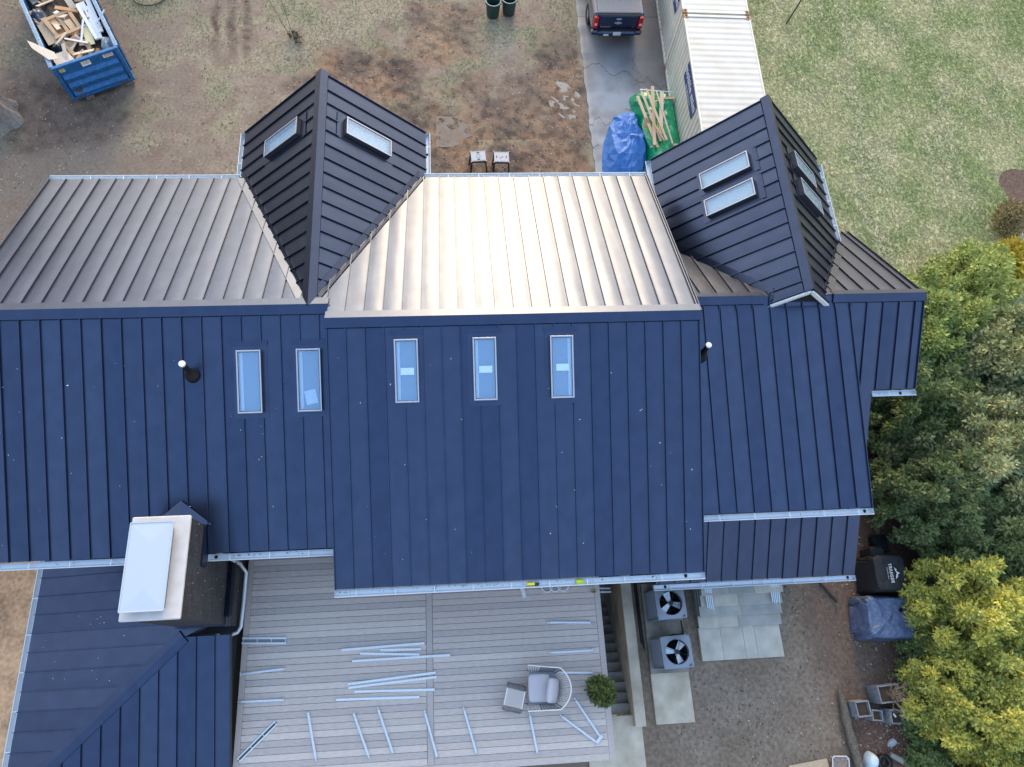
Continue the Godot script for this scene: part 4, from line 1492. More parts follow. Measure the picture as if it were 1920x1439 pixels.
func build_dumpster() -> void:
	var t := thing("dumpster", "blue steel roll-off dumpster heaped with building debris", "dumpster", Vector3(-12.42, 0.0, -19.95), 0.466)
	var blue := mat(c8(44, 124, 192), 0.5, 0.1, ntex(0.014, Color(0.62, 0.62, 0.6), Color(1, 1, 1), 81, 6), 0.9)
	var worn := mat(c8(150, 172, 190), 0.55, 0.2, ntex(0.015, Color(0.62, 0.68, 0.74), Color(1, 1, 1), 82, 6), 1.0)
	var s := st()
	bx(s, Vector3(0, 0.88, -0.05), Vector3(2.1, 1.38, 0.04))
	var gate := put("end_gate", s, blue, t)
	for q in [[0.26, 0.16], [0.62, 0.14], [0.98, 0.13]]:
		var r := st()
		# sloped-top horizontal channel
		prism(r, [Vector2(0, 0), Vector2(0.1, 0.03), Vector2(0.1, 0.09), Vector2(0, 0.19)], Transform3D(Basis(Vector3(0, 0, 1), Vector3(0, 1, 0), Vector3(-1, 0, 0)), Vector3(0.95, q[0], -0.03)), 1.9)
		put("channel", r, blue, gate)
	for q in [[0, 1.57, 2.25, 0.1], [0, 0.2, 2.25, 0.1]]:
		var r := st()
		bx(r, Vector3(q[0], q[1], 0.0), Vector3(q[2], q[3], 0.13), 0.012)
		put("rail", r, blue, gate)
	for sx in [-1, 1]:
		var r := st()
		bx(r, Vector3(sx * 1.06, 0.88, 0.0), Vector3(0.12, 1.28, 0.12), 0.012)
		put("post", r, blue, gate)
	for q in [[-0.05, 1.37, 0.3, 0.2, 0], [0.72, 1.4, 0.34, 0.16, 1], [-0.86, 1.38, 0.18, 0.13, 2]]:
		var k := st()
		bx(k, Vector3(q[0], q[1], -0.024), Vector3(q[2], q[3], 0.006))
		var dc := put("sticker", k, [M.note, mat(c8(226, 214, 206), 0.6), mat(c8(214, 204, 130), 0.6)][q[4]], gate)
		for n in 3:
			var ln := st()
			bx(ln, Vector3(q[0], q[1] + 0.05 - 0.04 * n, -0.019), Vector3(q[2] * 0.75, 0.012, 0.004))
			put("print", ln, mat([c8(196, 70, 60), c8(80, 130, 90), c8(90, 90, 96)][(n + q[4]) % 3], 0.7), dc)
	for sx in [-1, 1]:
		var w := st()
		bx(w, Vector3(sx * 1.1, 0.86, -2.8), Vector3(0.04, 1.4, 5.5))
		var wall := put("side_wall", w, blue, t)
		var r := st()
		bx(r, Vector3(sx * 1.11, 1.57, -2.8), Vector3(0.13, 0.1, 5.5), 0.012)
		put("top_rail", r, worn, wall)
		for k in 8:
			var rb := st()
			bx(rb, Vector3(sx * 1.15, 0.86, -0.4 - 0.68 * k), Vector3(0.07, 1.3, 0.1), 0.01)
			put("stiffener", rb, blue, wall)
	var fl := st()
	bx(fl, Vector3(0, 0.2, -2.8), Vector3(2.2, 0.06, 5.5))
	bx(fl, Vector3(0, 0.86, -5.53), Vector3(2.2, 1.4, 0.05))
	put("floor", fl, blue, t)
	for q in [[-0.55, 0.28], [0.9, 0.28]]:
		var k := st()
		bx(k, Vector3(q[0], 0.06, -0.02), Vector3(q[1], 0.13, 0.22), 0.01)
		put("timber_block", k, M.old_wood, t)
	for sx in [-0.5, 0.5]:
		var k := st()
		bx(k, Vector3(sx, 0.11, -2.8), Vector3(0.12, 0.18, 5.4))
		put("skid", k, M.rusty, t)
	# what lies in it: local helper to place in the dumpster's frame
	var T := t.transform
	var ho := []
	for p in [[-1.07, -0.1], [0, -0.1], [1.07, -0.1], [1.07, -2.7], [1.07, -5.4], [0, -5.4], [-1.07, -5.4], [-1.07, -2.7]]:
		var v := T * Vector3(p[0], 0, p[1])
		ho.append(Vector2(v.x, v.z))
	var heap := put("rubble_heap", mound(ho, 0.82, 8.0, 0.14, 17, 0.24, 2.2), mat(c8(118, 98, 82), 0.95, 0.0, ntex(0.05, Color(0.35, 0.33, 0.32), Color(1, 1, 1), 83, 3), 1.6))
	heap.set_meta("kind", "stuff")
	tag(heap, "mixed brown rubble filling the blue dumpster", "debris")
	var put_in := func(called: String, label: String, cat: String, a: Vector3, b: Vector3, w: float, h: float, m: Material) -> void:
		var k := st()
		bar(k, T * a, T * b, w, h, 0.003)
		tag(put(called, k, m), label, cat, "debris in the dumpster")
	# pallet-like wooden frame
	var pf := thing("wooden_lattice", "pale wooden window-like lattice lying in the dumpster", "lattice", T * Vector3(-0.2, 1.22, -2.2), 0.466 + 0.12)
	for q in [[-0.42, 0, 0.13, 1.25], [0.0, -0.05, 0.12, 1.0], [0.42, 0, 0.13, 1.25]]:
		var k := st()
		box(k, Transform3D(Basis(Vector3(1, 0, 0), 0.06), Vector3(q[0], 0.0, q[1])), Vector3(q[2], 0.05, q[3]), 0.004)
		put("stile", k, M.wood[0], pf)
	for z in [-0.52, 0.45]:
		var k := st()
		box(k, Transform3D(Basis(Vector3(1, 0, 0), 0.06), Vector3(0, 0.045, z)), Vector3(1.0, 0.045, 0.13), 0.004)
		put("crosspiece", k, M.wood[0], pf)
	put_in.call("timber_beam", "long brown timber running down the left middle of the debris", "beam", Vector3(-0.75, 1.28, -2.75), Vector3(-0.28, 1.18, -0.65), 0.13, 0.06, M.wood[0])
	put_in.call("plywood_sheet", "pinkish plywood sheet along the left side of the dumpster", "plywood", Vector3(-0.88, 1.2, -3.4), Vector3(-0.75, 1.16, -1.6), 0.4, 0.015, M.wood[1])
	put_in.call("plywood_sheet", "brown plywood panel beneath the wooden frame", "plywood", Vector3(-0.2, 1.13, -2.75), Vector3(-0.2, 1.13, -1.75), 0.8, 0.012, M.wood[2])
	put_in.call("white_board", "white trim board lying across the middle of the debris", "board", Vector3(-0.35, 1.34, -1.45), Vector3(0.3, 1.3, -0.95), 0.07, 0.025, M.white)
	put_in.call("white_board", "white trim board leaning up beside the wooden frame", "board", Vector3(0.12, 1.3, -1.15), Vector3(0.5, 1.42, -1.95), 0.07, 0.025, M.white)
	put_in.call("white_board", "thin white stick poking over the right rim of dumpster", "stick", Vector3(0.82, 1.4, -1.55), Vector3(1.3, 1.66, -1.75), 0.05, 0.03, M.white)
	put_in.call("foam_board", "yellowish foam board standing in the middle of dumpster", "foam board", Vector3(0.35, 1.2, -0.95), Vector3(0.45, 1.28, -1.7), 0.28, 0.03, mat(c8(226, 208, 158), 0.9))
	var k2 := 0
	for q in [[0.62, -2.9, 0.72, -1.3, 0.3], [0.78, -2.6, 0.7, -1.0, 0.22], [0.92, -2.9, 0.86, -1.25, 0.16], [0.52, -2.7, 0.62, -0.95, 0.12]]:
		put_in.call("foam_strip", ["broad white foam strip on the right of the debris", "white foam strip overlapping the broad one in the dumpster", "narrow white foam strip against the right dumpster wall", "slim white foam strip beside the yellowish foam board"][k2], "foam strip", Vector3(q[0], 1.3 + 0.03 * k2, q[1]), Vector3(q[2], 1.24 + 0.03 * k2, q[3]), q[4], 0.05, M.white)
		k2 += 1
	# drywall sheets over the left corner
	for q in [[[Vector2(-1.02, -1.0), Vector2(-0.5, -1.05), Vector2(-0.3, -0.35), Vector2(-0.95, -0.3)], 1.24, "pale drywall sheet in the near left corner of dumpster"], [[Vector2(-1.45, -1.5), Vector2(-1.32, -1.35), Vector2(-0.8, -0.6), Vector2(-0.75, -0.25), Vector2(-1.05, -0.35), Vector2(-1.4, -1.1)], 1.66, "pale ragged sheet hanging over the left rim of dumpster"]]:
		var k := st()
		prism(k, q[0], T * Transform3D(Basis(Vector3(1, 0, 0), Vector3(0, 0, 1), Vector3(0, -1, 0)), Vector3(0, q[1], 0)), 0.02)
		tag(put("drywall_sheet", k, mat(c8(222, 206, 188), 0.9, 0.0, M.fine, 1.0)), q[2], "drywall", "debris in the dumpster")
	var bagm := mat(c8(20, 20, 24), 0.25, 0.0, null, 1.5, M.crinkle, 1.0)
	for q in [[-0.62, -1.3, 0.33, 0.26, bagm, "crumpled black plastic bag in the middle left of debris", 41], [-0.85, -3.1, 0.3, 0.5, mat(c8(70, 76, 90), 0.3, 0.0, null, 1.5, M.crinkle, 1.0), "big dark grey trash bag at the far left of dumpster", 42], [0.88, -0.85, 0.24, 0.32, mat(c8(206, 212, 208), 0.3, 0.0, M.blot, 2.0, M.crinkle, 1.0), "clear plastic bag of scraps in the near right of dumpster", 43]]:
		var bo := []
		for a in 12:
			var v: Vector3 = T * Vector3(q[0] + q[2] * cos(TAU * a / 12) * (1.0 + 0.2 * sin(a * 2.3)), 0, q[1] + q[3] * sin(TAU * a / 12) * (1.0 + 0.2 * cos(a * 1.7)))
			bo.append(Vector2(v.x, v.z))
		tag(put("trash_bag", mound(bo, 0.36, 2.2, 0.07, q[6], 0.98, 3.0), q[4]), q[5], "bag", "debris in the dumpster")
	var scr := [["small orange-brown wood block by the near rim", -0.45, -0.28, 0.3, 0.6], ["orange-brown wood offcut in the middle of the near end", 0.05, -0.4, 0.34, 0.3], ["tan square offcut behind the orange ones", 0.0, -0.75, 0.3, 0.15], ["orange-brown slat leaning right of the offcuts", 0.4, -0.6, 0.42, -0.5], ["brown strip across the tan offcuts", 0.2, -0.7, 0.7, -0.25], ["small pale offcut beside the clear bag", 0.55, -0.35, 0.2, 0.9]]
	var c := 0
	for q in scr:
		var k := st()
		box(k, T * Transform3D(Basis.from_euler(Vector3(0.25 * sin(c * 2.0), q[4], 0.25 * cos(c * 3.0))), Vector3(q[1], 1.12 + 0.03 * (c % 3), q[2])), Vector3(0.12, 0.05, q[3]), 0.004)
		tag(put("wood_offcut", k, M.wood[[2, 2, 1, 2, 0, 3][c]]), q[0] + " in dumpster", "offcut", "debris in the dumpster")
		c += 1
	for q in 46:
		var v := T * Vector3(rng.randf_range(-0.95, 0.95), 0, rng.randf_range(-4.8, -0.25))
		var k := st()
		box(k, Transform3D(Basis.from_euler(Vector3(rng.randf_range(-0.4, 0.4), rng.randf() * TAU, rng.randf_range(-0.4, 0.4))), v + Vector3(0, 1.12 + 0.08 * (q % 3), 0)), Vector3(rng.randf_range(0.05, 0.24), 0.03, rng.randf_range(0.2, 0.75)))
		var o := put("debris_scrap", k, [M.wood[0], M.wood[1], M.wood[3], M.white, M.wood[3], M.wood[2]][q % 6])
		tag(o, "small scrap lying on the rubble in the blue dumpster", "scrap", "small scraps in the dumpster")

# ---------------------------------------------------------------- deck and what lies on it
const DY := 2.72

func build_deck() -> void:
	var d := thing("deck", "raised grey composite deck with centre strip behind the house", "deck")
	var pitch := 0.1445
	var z := -2.75
	var zend := 2.02
	var dm: Array = M.deck
	var row := 0
	while z < zend:
		for q in [[-5.13, -0.93], [-0.77, 3.26]]:
			var s := st()
			var w := q[1] - q[0] as float
			bx(s, Vector3((q[0] + q[1]) / 2, DY - 0.0125, z + pitch / 2), Vector3(w - 0.004, 0.025, pitch - 0.008), 0.003)
			put("board", s, dm[rng.randi() % 4], d)
		z += pitch
		row += 1
	zend = z
	for q in [[-5.2, 0.135, -2.75, zend + 0.14], [-0.85, 0.145, -2.75, zend], [3.335, 0.14, -2.2, zend + 0.14]]:
		var s := st()
		bx(s, Vector3(q[0], DY - 0.0125, (q[2] + q[3]) / 2), Vector3(q[1], 0.025, q[3] - q[2] - 0.006), 0.003)
		put("border_board", s, dm[2], d)
	var sb := st()
	bx(sb, Vector3(-0.93, DY - 0.0125, zend + 0.07), Vector3(8.38, 0.025, 0.135), 0.003)
	put("border_board", sb, dm[0], d)
	var fr := st()
	for q in [[-0.93, zend + 0.13, 8.66, 0.04], [-0.93, -2.7, 8.5, 0.04]]:
		bx(fr, Vector3(q[0], DY - 0.16, q[1]), Vector3(q[2], 0.26, q[3]))
	for x in [-5.25, 3.39]:
		bx(fr, Vector3(x, DY - 0.16, (zend - 2.6) / 2), Vector3(0.04, 0.26, zend + 2.6))
	put("fascia", fr, M.white, d)
	for k in 20:
		var j := st()
		bx(j, Vector3(-5.05 + 0.435 * k, DY - 0.14, (zend - 2.7) / 2), Vector3(0.04, 0.2, zend + 2.66))
		put("joist", j, M.wood[2], d)
	for x in [-5.0, -1.0, 3.1]:
		for zz in [-0.4, zend - 0.1]:
			var p := st()
			bx(p, Vector3(x, (DY - 0.3) / 2, zz), Vector3(0.14, DY - 0.26, 0.14), 0.01)
			put("post", p, M.wood[2], d)
	# loose railing posts: square tube with foot plate at the second end and a pin at the first
	var posts := [
		[-4.22, -0.07, -5.24, 0.0, "railing post lying at the left deck edge, upper of two"],
		[-5.26, 0.59, -4.22, 0.60, "railing post lying at the left deck edge, lower of two"],
		[-3.42, 1.92, -3.65, 0.91, "railing post lying near the front edge, first from the left"],
		[-2.23, 1.94, -2.61, 0.98, "railing post lying near the front edge, second from the left"],
		[-2.07, 0.87, -1.71, 1.85, "railing post lying near the front edge, third from the left"],
		[-0.99, 1.0, -0.71, 1.99, "railing post lying across the deck's centre strip"],
		[-0.08, 0.99, 0.19, 1.97, "railing post lying right of the deck's centre strip"],
		[1.46, 1.2, 1.59, 2.05, "railing post lying from under the armchair to the front edge"],
		[2.02, -0.78, 3.08, -0.72, "railing post on the right deck half, nearest the house"],
		[2.0, -0.08, 3.08, -0.08, "railing post on the right deck half, second from the house"],
		[2.0, 0.36, 3.02, 0.42, "railing post on the right deck half, partly behind the armchair"],
		[2.54, 0.94, 3.08, 1.81, "white post right of the pair meeting in a V at the corner"],
		[2.17, 1.29, 3.0, 1.93, "white post left of the pair meeting in a V at the corner"],
	]
	for q in posts:
		var a := Vector3(q[0], DY + 0.028, q[1])
		var b := Vector3(q[2], DY + 0.028, q[3])
		var t := thing("railing_post", q[4], "railing post", Vector3(q[0], DY, q[1]), 0, "loose railing posts on the deck")
		var f := (b - a).normalized()
		var o := Vector3(q[0], DY, q[1])
		var s := st()
		bar(s, a + f * 0.07 - o, b - o, 0.052, 0.052, 0.006)
		put("tube", s, M.alu, t)
		s = st()
		bar(s, a - o, a + f * 0.08 - o, 0.028, 0.03, 0.004)
		put("pin", s, M.alu, t)
		s = st()
		bar(s, b - o, b + f * 0.012 - o, 0.1, 0.056, 0.002)
		put("foot_plate", s, M.alu, t)
	# the corner bracket joining the V
	var br := st()
	bar(br, Vector3(2.98, DY + 0.06, 1.93), Vector3(3.12, DY + 0.06, 1.78), 0.07, 0.02, 0.003)
	tag(put("corner_bracket", br, M.alu), "white bracket where the two corner posts meet", "bracket")
	# loose rails
	var rails := [
		[-2.94, -0.41, -0.97, -0.46, "loose pale rail, topmost of the upper bundle on the deck"],
		[-2.02, -0.36, -1.05, -0.33, "shortest loose pale rail of the upper bundle on the deck"],
		[-2.5, -0.31, -1.09, -0.21, "loose pale rail slanting down right in the upper bundle"],
		[-2.68, -0.15, -0.36, -0.16, "longest loose pale rail, crossing the centre strip"],
		[-2.77, 0.35, -0.71, 0.21, "loose pale rail, topmost of the lower bundle on the deck"],
		[-2.75, 0.43, -0.69, 0.31, "loose pale rail, second of the lower bundle on the deck"],
		[-2.61, 0.52, -0.74, 0.58, "loose pale rail, third of the lower bundle on the deck"],
		[-3.03, 0.67, -1.10, 0.72, "loose pale rail, lowest of the lower bundle on the deck"],
	]
	for q in rails:
		var s := st()
		var lift := 0.012 if q[4].begins_with("longest") else 0.0
		bar(s, Vector3(q[0], DY + 0.017 + lift, q[1]), Vector3(q[2], DY + 0.017 + lift, q[3]), 0.056, 0.032, 0.004)
		tag(put("deck_rail", s, M.rail), q[4], "rail", "loose rails on the deck")
	# two ladder-like channel pieces
	for q in [[-5.27, -0.74, -4.24, -0.69, 0.15, "short ladder-like railing section at the upper left of the deck"], [-5.15, 1.80, -4.36, 1.07, 0.1, "perforated channel section lying askew at the lower left of deck"]]:
		var t := thing("railing_section", q[5], "railing section", Vector3(q[0], DY, q[1]))
		var f := Vector3(q[2] - q[0], 0, q[3] - q[1])
		var n := f.normalized()
		var sd := Vector3(-n.z, 0, n.x)
		for k in [-1, 1]:
			var s := st()
			bar(s, sd * k * q[4] * 0.38 + Vector3(0, 0.02, 0), f + sd * k * q[4] * 0.38 + Vector3(0, 0.02, 0), q[4] * 0.28, 0.04, 0.003)
			put("rail", s, M.rail, t)
		for k in 4:
			var s := st()
			var c: Vector3 = f * (0.02 + 0.32 * k) + Vector3(0, 0.015, 0)
			bar(s, c - sd * q[4] * 0.5, c + sd * q[4] * 0.5, 0.014, 0.03, 0.002)
			put("rung", s, M.alu, t)
		var p := st()
		bar(p, Vector3(0, 0.006, 0), f + Vector3(0, 0.006, 0), q[4] * 0.5, 0.008)
		put("web", p, mat(c8(120, 126, 128), 0.5, 0.2) if q[4] > 0.12 else mat(c8(60, 74, 72), 0.5), t)
	build_armchair()
	build_ottoman()
	# square planter with clipped evergreen
	var pt := thing("planter", "square grey planter at the right deck edge", "planter", Vector3(3.1, DY, 0.8), 0.02)
	var s2 := st()
	lathe(s2, Transform3D(Basis(Vector3.UP, PI / 4), Vector3.ZERO), [Vector2(0, 0.0), Vector2(0.29, 0.0), Vector2(0.36, 0.46), Vector2(0.37, 0.5), Vector2(0.32, 0.5), Vector2(0.31, 0.42), Vector2(0, 0.42)], 4)
	put("box", s2, mat(c8(120, 122, 128), 0.8, 0.0, M.fine, 2.0), pt)
	var soil := st()
	bx(soil, Vector3(0, 0.43, 0), Vector3(0.42, 0.03, 0.42))
	put("soil", soil, M.litter, pt)
	# small things by the house wall
	var hs := st()
	for k in 3:
		var ring := []
		for a in 25:
			ring.append(Vector3(2.08 + 0.2 * k + 0.13 * cos(TAU * a / 24), DY + 0.022 + 0.02 * k, -1.62 + 0.12 * sin(TAU * a / 24)))
		tube(hs, ring, 0.016, 6, false)
	tag(put("hose_coil", hs, mat(c8(206, 212, 218), 0.5)), "coil of pale hose on the deck under the gutter", "hose")
	var ws := st()
	bx(ws, Vector3(1.48, DY + 0.012, -1.52), Vector3(0.1, 0.02, 0.26), 0.003, 0.25)
	tag(put("trim_piece", ws, M.white), "short white trim piece on the deck below the yellow level", "trim")
	var pp := st()
	lathe(pp, Transform3D(Basis(), Vector3(3.24, DY, -1.46)), [Vector2(0, 0), Vector2(0.04, 0), Vector2(0.055, 0.08), Vector2(0.045, 0.08), Vector2(0, 0.05)], 12)
	tag(put("plant_pot", pp, mat(c8(120, 112, 84), 0.9)), "tiny pot at the deck's upper right corner", "pot")
	# yellow spirit level and bright green rag in the gutter
	var lv := thing("spirit_level", "yellow tool lying in the centre gutter", "tool", Vector3(1.45, 5.27, -1.47))
	var ls := st()
	bx(ls, Vector3.ZERO, Vector3(0.17, 0.07, 0.06), 0.01)
	put("body", ls, mat(c8(222, 206, 30), 0.5), lv)
	ls = st()
	bx(ls, Vector3(0.13, 0, 0), Vector3(0.1, 0.06, 0.05), 0.008)
	put("grip", ls, M.dark, lv)
	tag(put("rag", mound([Vector2(2.42, -1.5), Vector2(2.5, -1.53), Vector2(2.6, -1.5), Vector2(2.58, -1.42), Vector2(2.46, -1.41)], 0.06, 2.0, 0.02, 77, 5.26, 6.0), mat(c8(190, 206, 60), 0.9)), "lime green rag in the centre gutter", "rag")

func build_armchair() -> void:
	var t := thing("armchair", "woven rope armchair with pale grey cushions on the deck", "armchair", Vector3(1.86, DY, 0.68), -0.06)
	var rope := mat(c8(206, 202, 196), 0.85)
	var rope2 := mat(c8(112, 116, 124), 0.85)
	var frame := mat(c8(222, 220, 218), 0.5)
	var steel := mat(c8(130, 134, 142), 0.5, 0.2)
	var cush := mat(c8(196, 192, 196), 0.95, 0.0, M.fine, 3.0)
	# plan of the upper rail (open to the west), and of the seat rail
	var up := []
	var lowr := []
	var N := 44
	for k in N + 1:
		var a := -1.0 + 2.0 * k / N
		var ab: float = abs(a)
		var p: Vector3
		if ab > 0.5:
			var u := (ab - 0.5) / 0.5
			p = Vector3(lerp(0.30, -0.44, u), lerp(0.70, 0.52, smoothstep(0.0, 1.0, u)), sign(a) * lerp(0.44, 0.49, u))
		else:
			var u2 := a / 0.5
			p = Vector3(lerp(0.53, 0.30, pow(abs(u2), 2.2)), 0.76 - 0.06 * pow(abs(u2), 2.0), u2 * 0.44)
		up.append(p)
		lowr.append(Vector3(p.x * 0.74 - 0.06, 0.27, p.z * 0.78))
	var s := st()
	tube(s, up, 0.014, 8)
	put("top_rail", s, frame, t)
	s = st()
	tube(s, lowr, 0.014, 6)
	tube(s, [lowr[0], lowr[N]], 0.014, 6)
	put("seat_rail", s, steel, t)
	for k in range(0, N + 1):
		var r := st()
		var ab2: float = abs(-1.0 + 2.0 * k / N)
		var grey: bool = ab2 > 0.42 and ab2 < 0.8
		tube(r, [up[k], (up[k] + lowr[k]) * 0.5 + Vector3(up[k].x, 0, up[k].z) * 0.02, lowr[k]], 0.0145 if not grey else 0.016, 5, false)
		put("rope", r, rope2 if grey else rope, t)
	s = st()
	bx(s, Vector3(-0.06, 0.27, 0), Vector3(0.66, 0.03, 0.7), 0.01)
	put("seat", s, steel, t)
	for q in [[-0.4, -0.36], [-0.4, 0.36], [0.26, -0.32], [0.26, 0.32]]:
		s = st()
		tube(s, [Vector3(q[0], 0.28, q[1]), Vector3(q[0] * 1.02, 0.0, q[1] * 1.05)], 0.016, 7)
		put("leg", s, steel, t)
	put("seat_cushion", pillow(Vector3(-0.16, 0.36, 0.0), Basis(Vector3.UP, 0.03), Vector3(0.52, 0.15, 0.62)), cush, t)
	put("back_cushion", pillow(Vector3(0.13, 0.54, 0.05), Basis(Vector3.UP, -0.12) * Basis(Vector3(0, 0, 1), -0.95), Vector3(0.40, 0.14, 0.54)), cush, t)

func pillow(c: Vector3, B: Basis, z: Vector3) -> SurfaceTool:
	# a plump rectangular cushion: superellipsoid grid
	var s := st()
	var U := 28
	var V := 14
	for j in V + 1:
		var ph := -PI / 2 + PI * j / V
		for i in U:
			var th := TAU * i / U
			var e := 0.32
			var cx := signf(cos(th)) * pow(abs(cos(th)), e)
			var cz := signf(sin(th)) * pow(abs(sin(th)), e)
			var r := pow(max(cos(ph), 0.0), 0.45)
			var y := signf(sin(ph)) * pow(abs(sin(ph)), 0.75)
			var p := Vector3(cx * r * z.x * 0.5, y * z.y * 0.5, cz * r * z.z * 0.5)
			p.y += wob.get_noise_3d(p.x * 5.0, p.z * 5.0, c.x * 9.0) * 0.012
			s.add_vertex(c + B * p)
	for j in V:
		for i in U:
			var a := j * U + i
			var b := j * U + (i + 1) % U
			for q in [a, a + U, b + U, a, b + U, b]:
				s.add_index(q)
	s.generate_normals()
	return s

func build_ottoman() -> void:
	var t := thing("ottoman", "square woven rope footstool left of the armchair", "footstool", Vector3(1.11, DY, 0.86), -0.27)
	var rope := mat(c8(196, 190, 184), 0.85)
	var rope2 := mat(c8(120, 124, 132), 0.85)
	var frame := mat(c8(218, 216, 214), 0.5)
	for sx in [-1, 1]:
		var s := st()
		tube(s, [Vector3(sx * 0.21, 0.34, -0.19), Vector3(sx * 0.21, 0.34, 0.19)], 0.016, 7)
		put("side_rail", s, frame, t)
		for sz in [-1, 1]:
			s = st()
			tube(s, [Vector3(sx * 0.21, 0.34, sz * 0.19), Vector3(sx * 0.215, 0.26, sz * 0.27), Vector3(sx * 0.2, 0.06, sz * 0.30), Vector3(sx * 0.19, 0.0, sz * 0.29)], 0.013, 7)
			put("leg", s, rope2, t)
	for k in 22:
		var s := st()
		var z := -0.18 + 0.36 * k / 21.0
		tube(s, [Vector3(-0.21, 0.345, z), Vector3(0, 0.33, z), Vector3(0.21, 0.345, z)], 0.0085, 5, false)
		put("rope", s, rope, t)
	for sz in [-1, 1]:
		var s := st()
		tube(s, [Vector3(-0.2, 0.06, sz * 0.30), Vector3(0.2, 0.06, sz * 0.30)], 0.012, 6)
		put("foot_rail", s, rope2, t)
		for k in 14:
			s = st()
			var x := -0.19 + 0.38 * k / 13.0
			tube(s, [Vector3(x, 0.335, sz * 0.19), Vector3(x, 0.25, sz * 0.275), Vector3(x * 0.97, 0.06, sz * 0.30)], 0.007, 5, false)
			put("rope", s, rope2, t)

# ---------------------------------------------------------------- things south-east of the house
func build_south_yard() -> void:
	# sunken stair beside the deck
	var sw := thing("sunken_stair", "concrete stair going down beside the deck to the basement", "stair")
	for k in 11:
		var s := st()
		var y := -0.18 * (k + 1)
		bx(s, Vector3(3.975, y - 0.15, 1.58 - 0.265 * (k + 0.5)), Vector3(1.06, 0.3, 0.275), 0.008)
		put("step", s, M.concrete_dark, sw)
	var ws := st()
	bx(ws, Vector3(4.62, -0.95, -0.32), Vector3(0.3, 2.5, 4.4), 0.012)
	put("side_wall", ws, M.concrete, sw)
	ws = st()
	bx(ws, Vector3(3.36, -1.05, -0.45), Vector3(0.2, 2.06, 4.1))
	put("side_wall", ws, M.concrete_dark, sw)
	ws = st()
	bx(ws, Vector3(3.98, -2.22, -1.9), Vector3(1.3, 0.15, 1.4))
	put("landing", ws, M.concrete_dark, sw)
	ws = st()
	bx(ws, Vector3(3.98, -1.1, -2.62), Vector3(1.3, 2.2, 0.1))
	put("end_wall", ws, M.concrete_dark, sw)
	var ld := st()
	bx(ld, Vector3(3.95, -0.03, 2.33), Vector3(1.52, 0.1, 1.46), 0.01)
	tag(put("landing_slab", ld, M.concrete), "pale concrete landing slab at the head of sunken stair", "slab")
	# white rail lying over the stair head by the house, and its grey mesh
	for k in 2:
		var b := st()
		bar(b, Vector3(3.5, 0.15 + 0.02 * k, -1.75 + 0.1 * k), Vector3(4.2, 0.15, -1.72 + 0.1 * k), 0.045, 0.04, 0.004)
		tag(put("deck_rail", b, M.alu), "white rail over the stairwell by the house, %s of two" % ["farther", "nearer"][k], "rail", "rails over the stairwell")
	# condenser units and pads
	var pd := st()
	bx(pd, Vector3(5.65, 0.03, -0.6), Vector3(1.1, 0.13, 2.42), 0.012)
	tag(put("concrete_pad", pd, M.concrete_dark), "stained concrete pad under the two condenser units", "pad")
	pd = st()
	bx(pd, Vector3(5.64, 0.005, 1.24), Vector3(1.08, 0.09, 1.28), 0.012)
	tag(put("concrete_pad", pd, M.concrete), "bare concrete pad below the condenser units", "pad")
	condenser(Vector3(5.59, 0.095, -1.17), "grey condenser unit with fan, partly under the gutter", 0.3)
	condenser(Vector3(5.59, 0.095, 0.07), "grey condenser unit with fan, clear of the gutter", 1.25)
	var pipe := st()
	tube(pipe, [Vector3(6.08, 0.3, -0.75), Vector3(6.1, 0.28, -0.5), Vector3(6.15, 0.14, -0.42), Vector3(6.1, 0.12, -0.36), Vector3(5.85, 0.12, -0.38), Vector3(5.75, 0.12, -0.36)], 0.025, 7)
	tag(put("refrigerant_pipe", pipe, M.black), "bent black pipe between the two condenser units", "pipe")
	for k in 2:
		var cb := st()
		tube(cb, [Vector3(4.93 + 0.06 * k, 0.02, -1.9), Vector3(4.94 + 0.05 * k, 0.02, -1.0), Vector3(4.95 + 0.06 * k, 0.02, -0.2 + 0.15 * k)], 0.022, 6)
		tag(put("conduit", cb, M.black), "black conduit along the stair wall, the %s of two" % ["left", "right"][k], "conduit", "black conduits along the stair wall")
	# stone entry steps
	var es := thing("entry_steps", "wide grey stone steps leading up under the low eave", "steps")
	var tread := [[6.6, 8.97, -0.52, 0.36, 0.1, 4], [6.58, 8.99, -0.83, -0.5, 0.27, 2], [6.6, 8.99, -1.09, -0.79, 0.44, 2], [6.62, 8.98, -1.38, -1.05, 0.61, 2], [6.62, 8.98, -2.1, -1.34, 0.78, 3]]
	var tk := 0
	for q in tread:
		var n: int = q[5]
		var cut := [0.0]
		for k in n - 1:
			cut.append((k + 1.0) / n + rng.randf_range(-0.08, 0.08))
		cut.append(1.0)
		for k in n:
			var x0: float = lerp(q[0], q[1], cut[k])
			var x1: float = lerp(q[0], q[1], cut[k + 1])
			var s := st()
			var th := 0.06 if tk > 0 else 0.12
			bx(s, Vector3((x0 + x1) / 2, q[4] - th / 2, (q[2] + q[3]) / 2), Vector3(x1 - x0 - 0.006, th, q[3] - q[2]), 0.006)
			put("tread_slab", s, M.stone[(tk * 2 + k) % 4 if tk > 0 else 2], es)
		if tk > 0:
			var r := st()
			bx(r, Vector3((q[0] + q[1]) / 2, (q[4] - 0.06) / 2, (q[2] - 2.1) / 2 - 0.02 + 0.14), Vector3(q[1] - q[0] - 0.06, q[4] - 0.06, q[3] + 2.1 - 0.05 if tk < 4 else 0.72))
			put("riser_block", r, M.stone[1], es)
		tk += 1
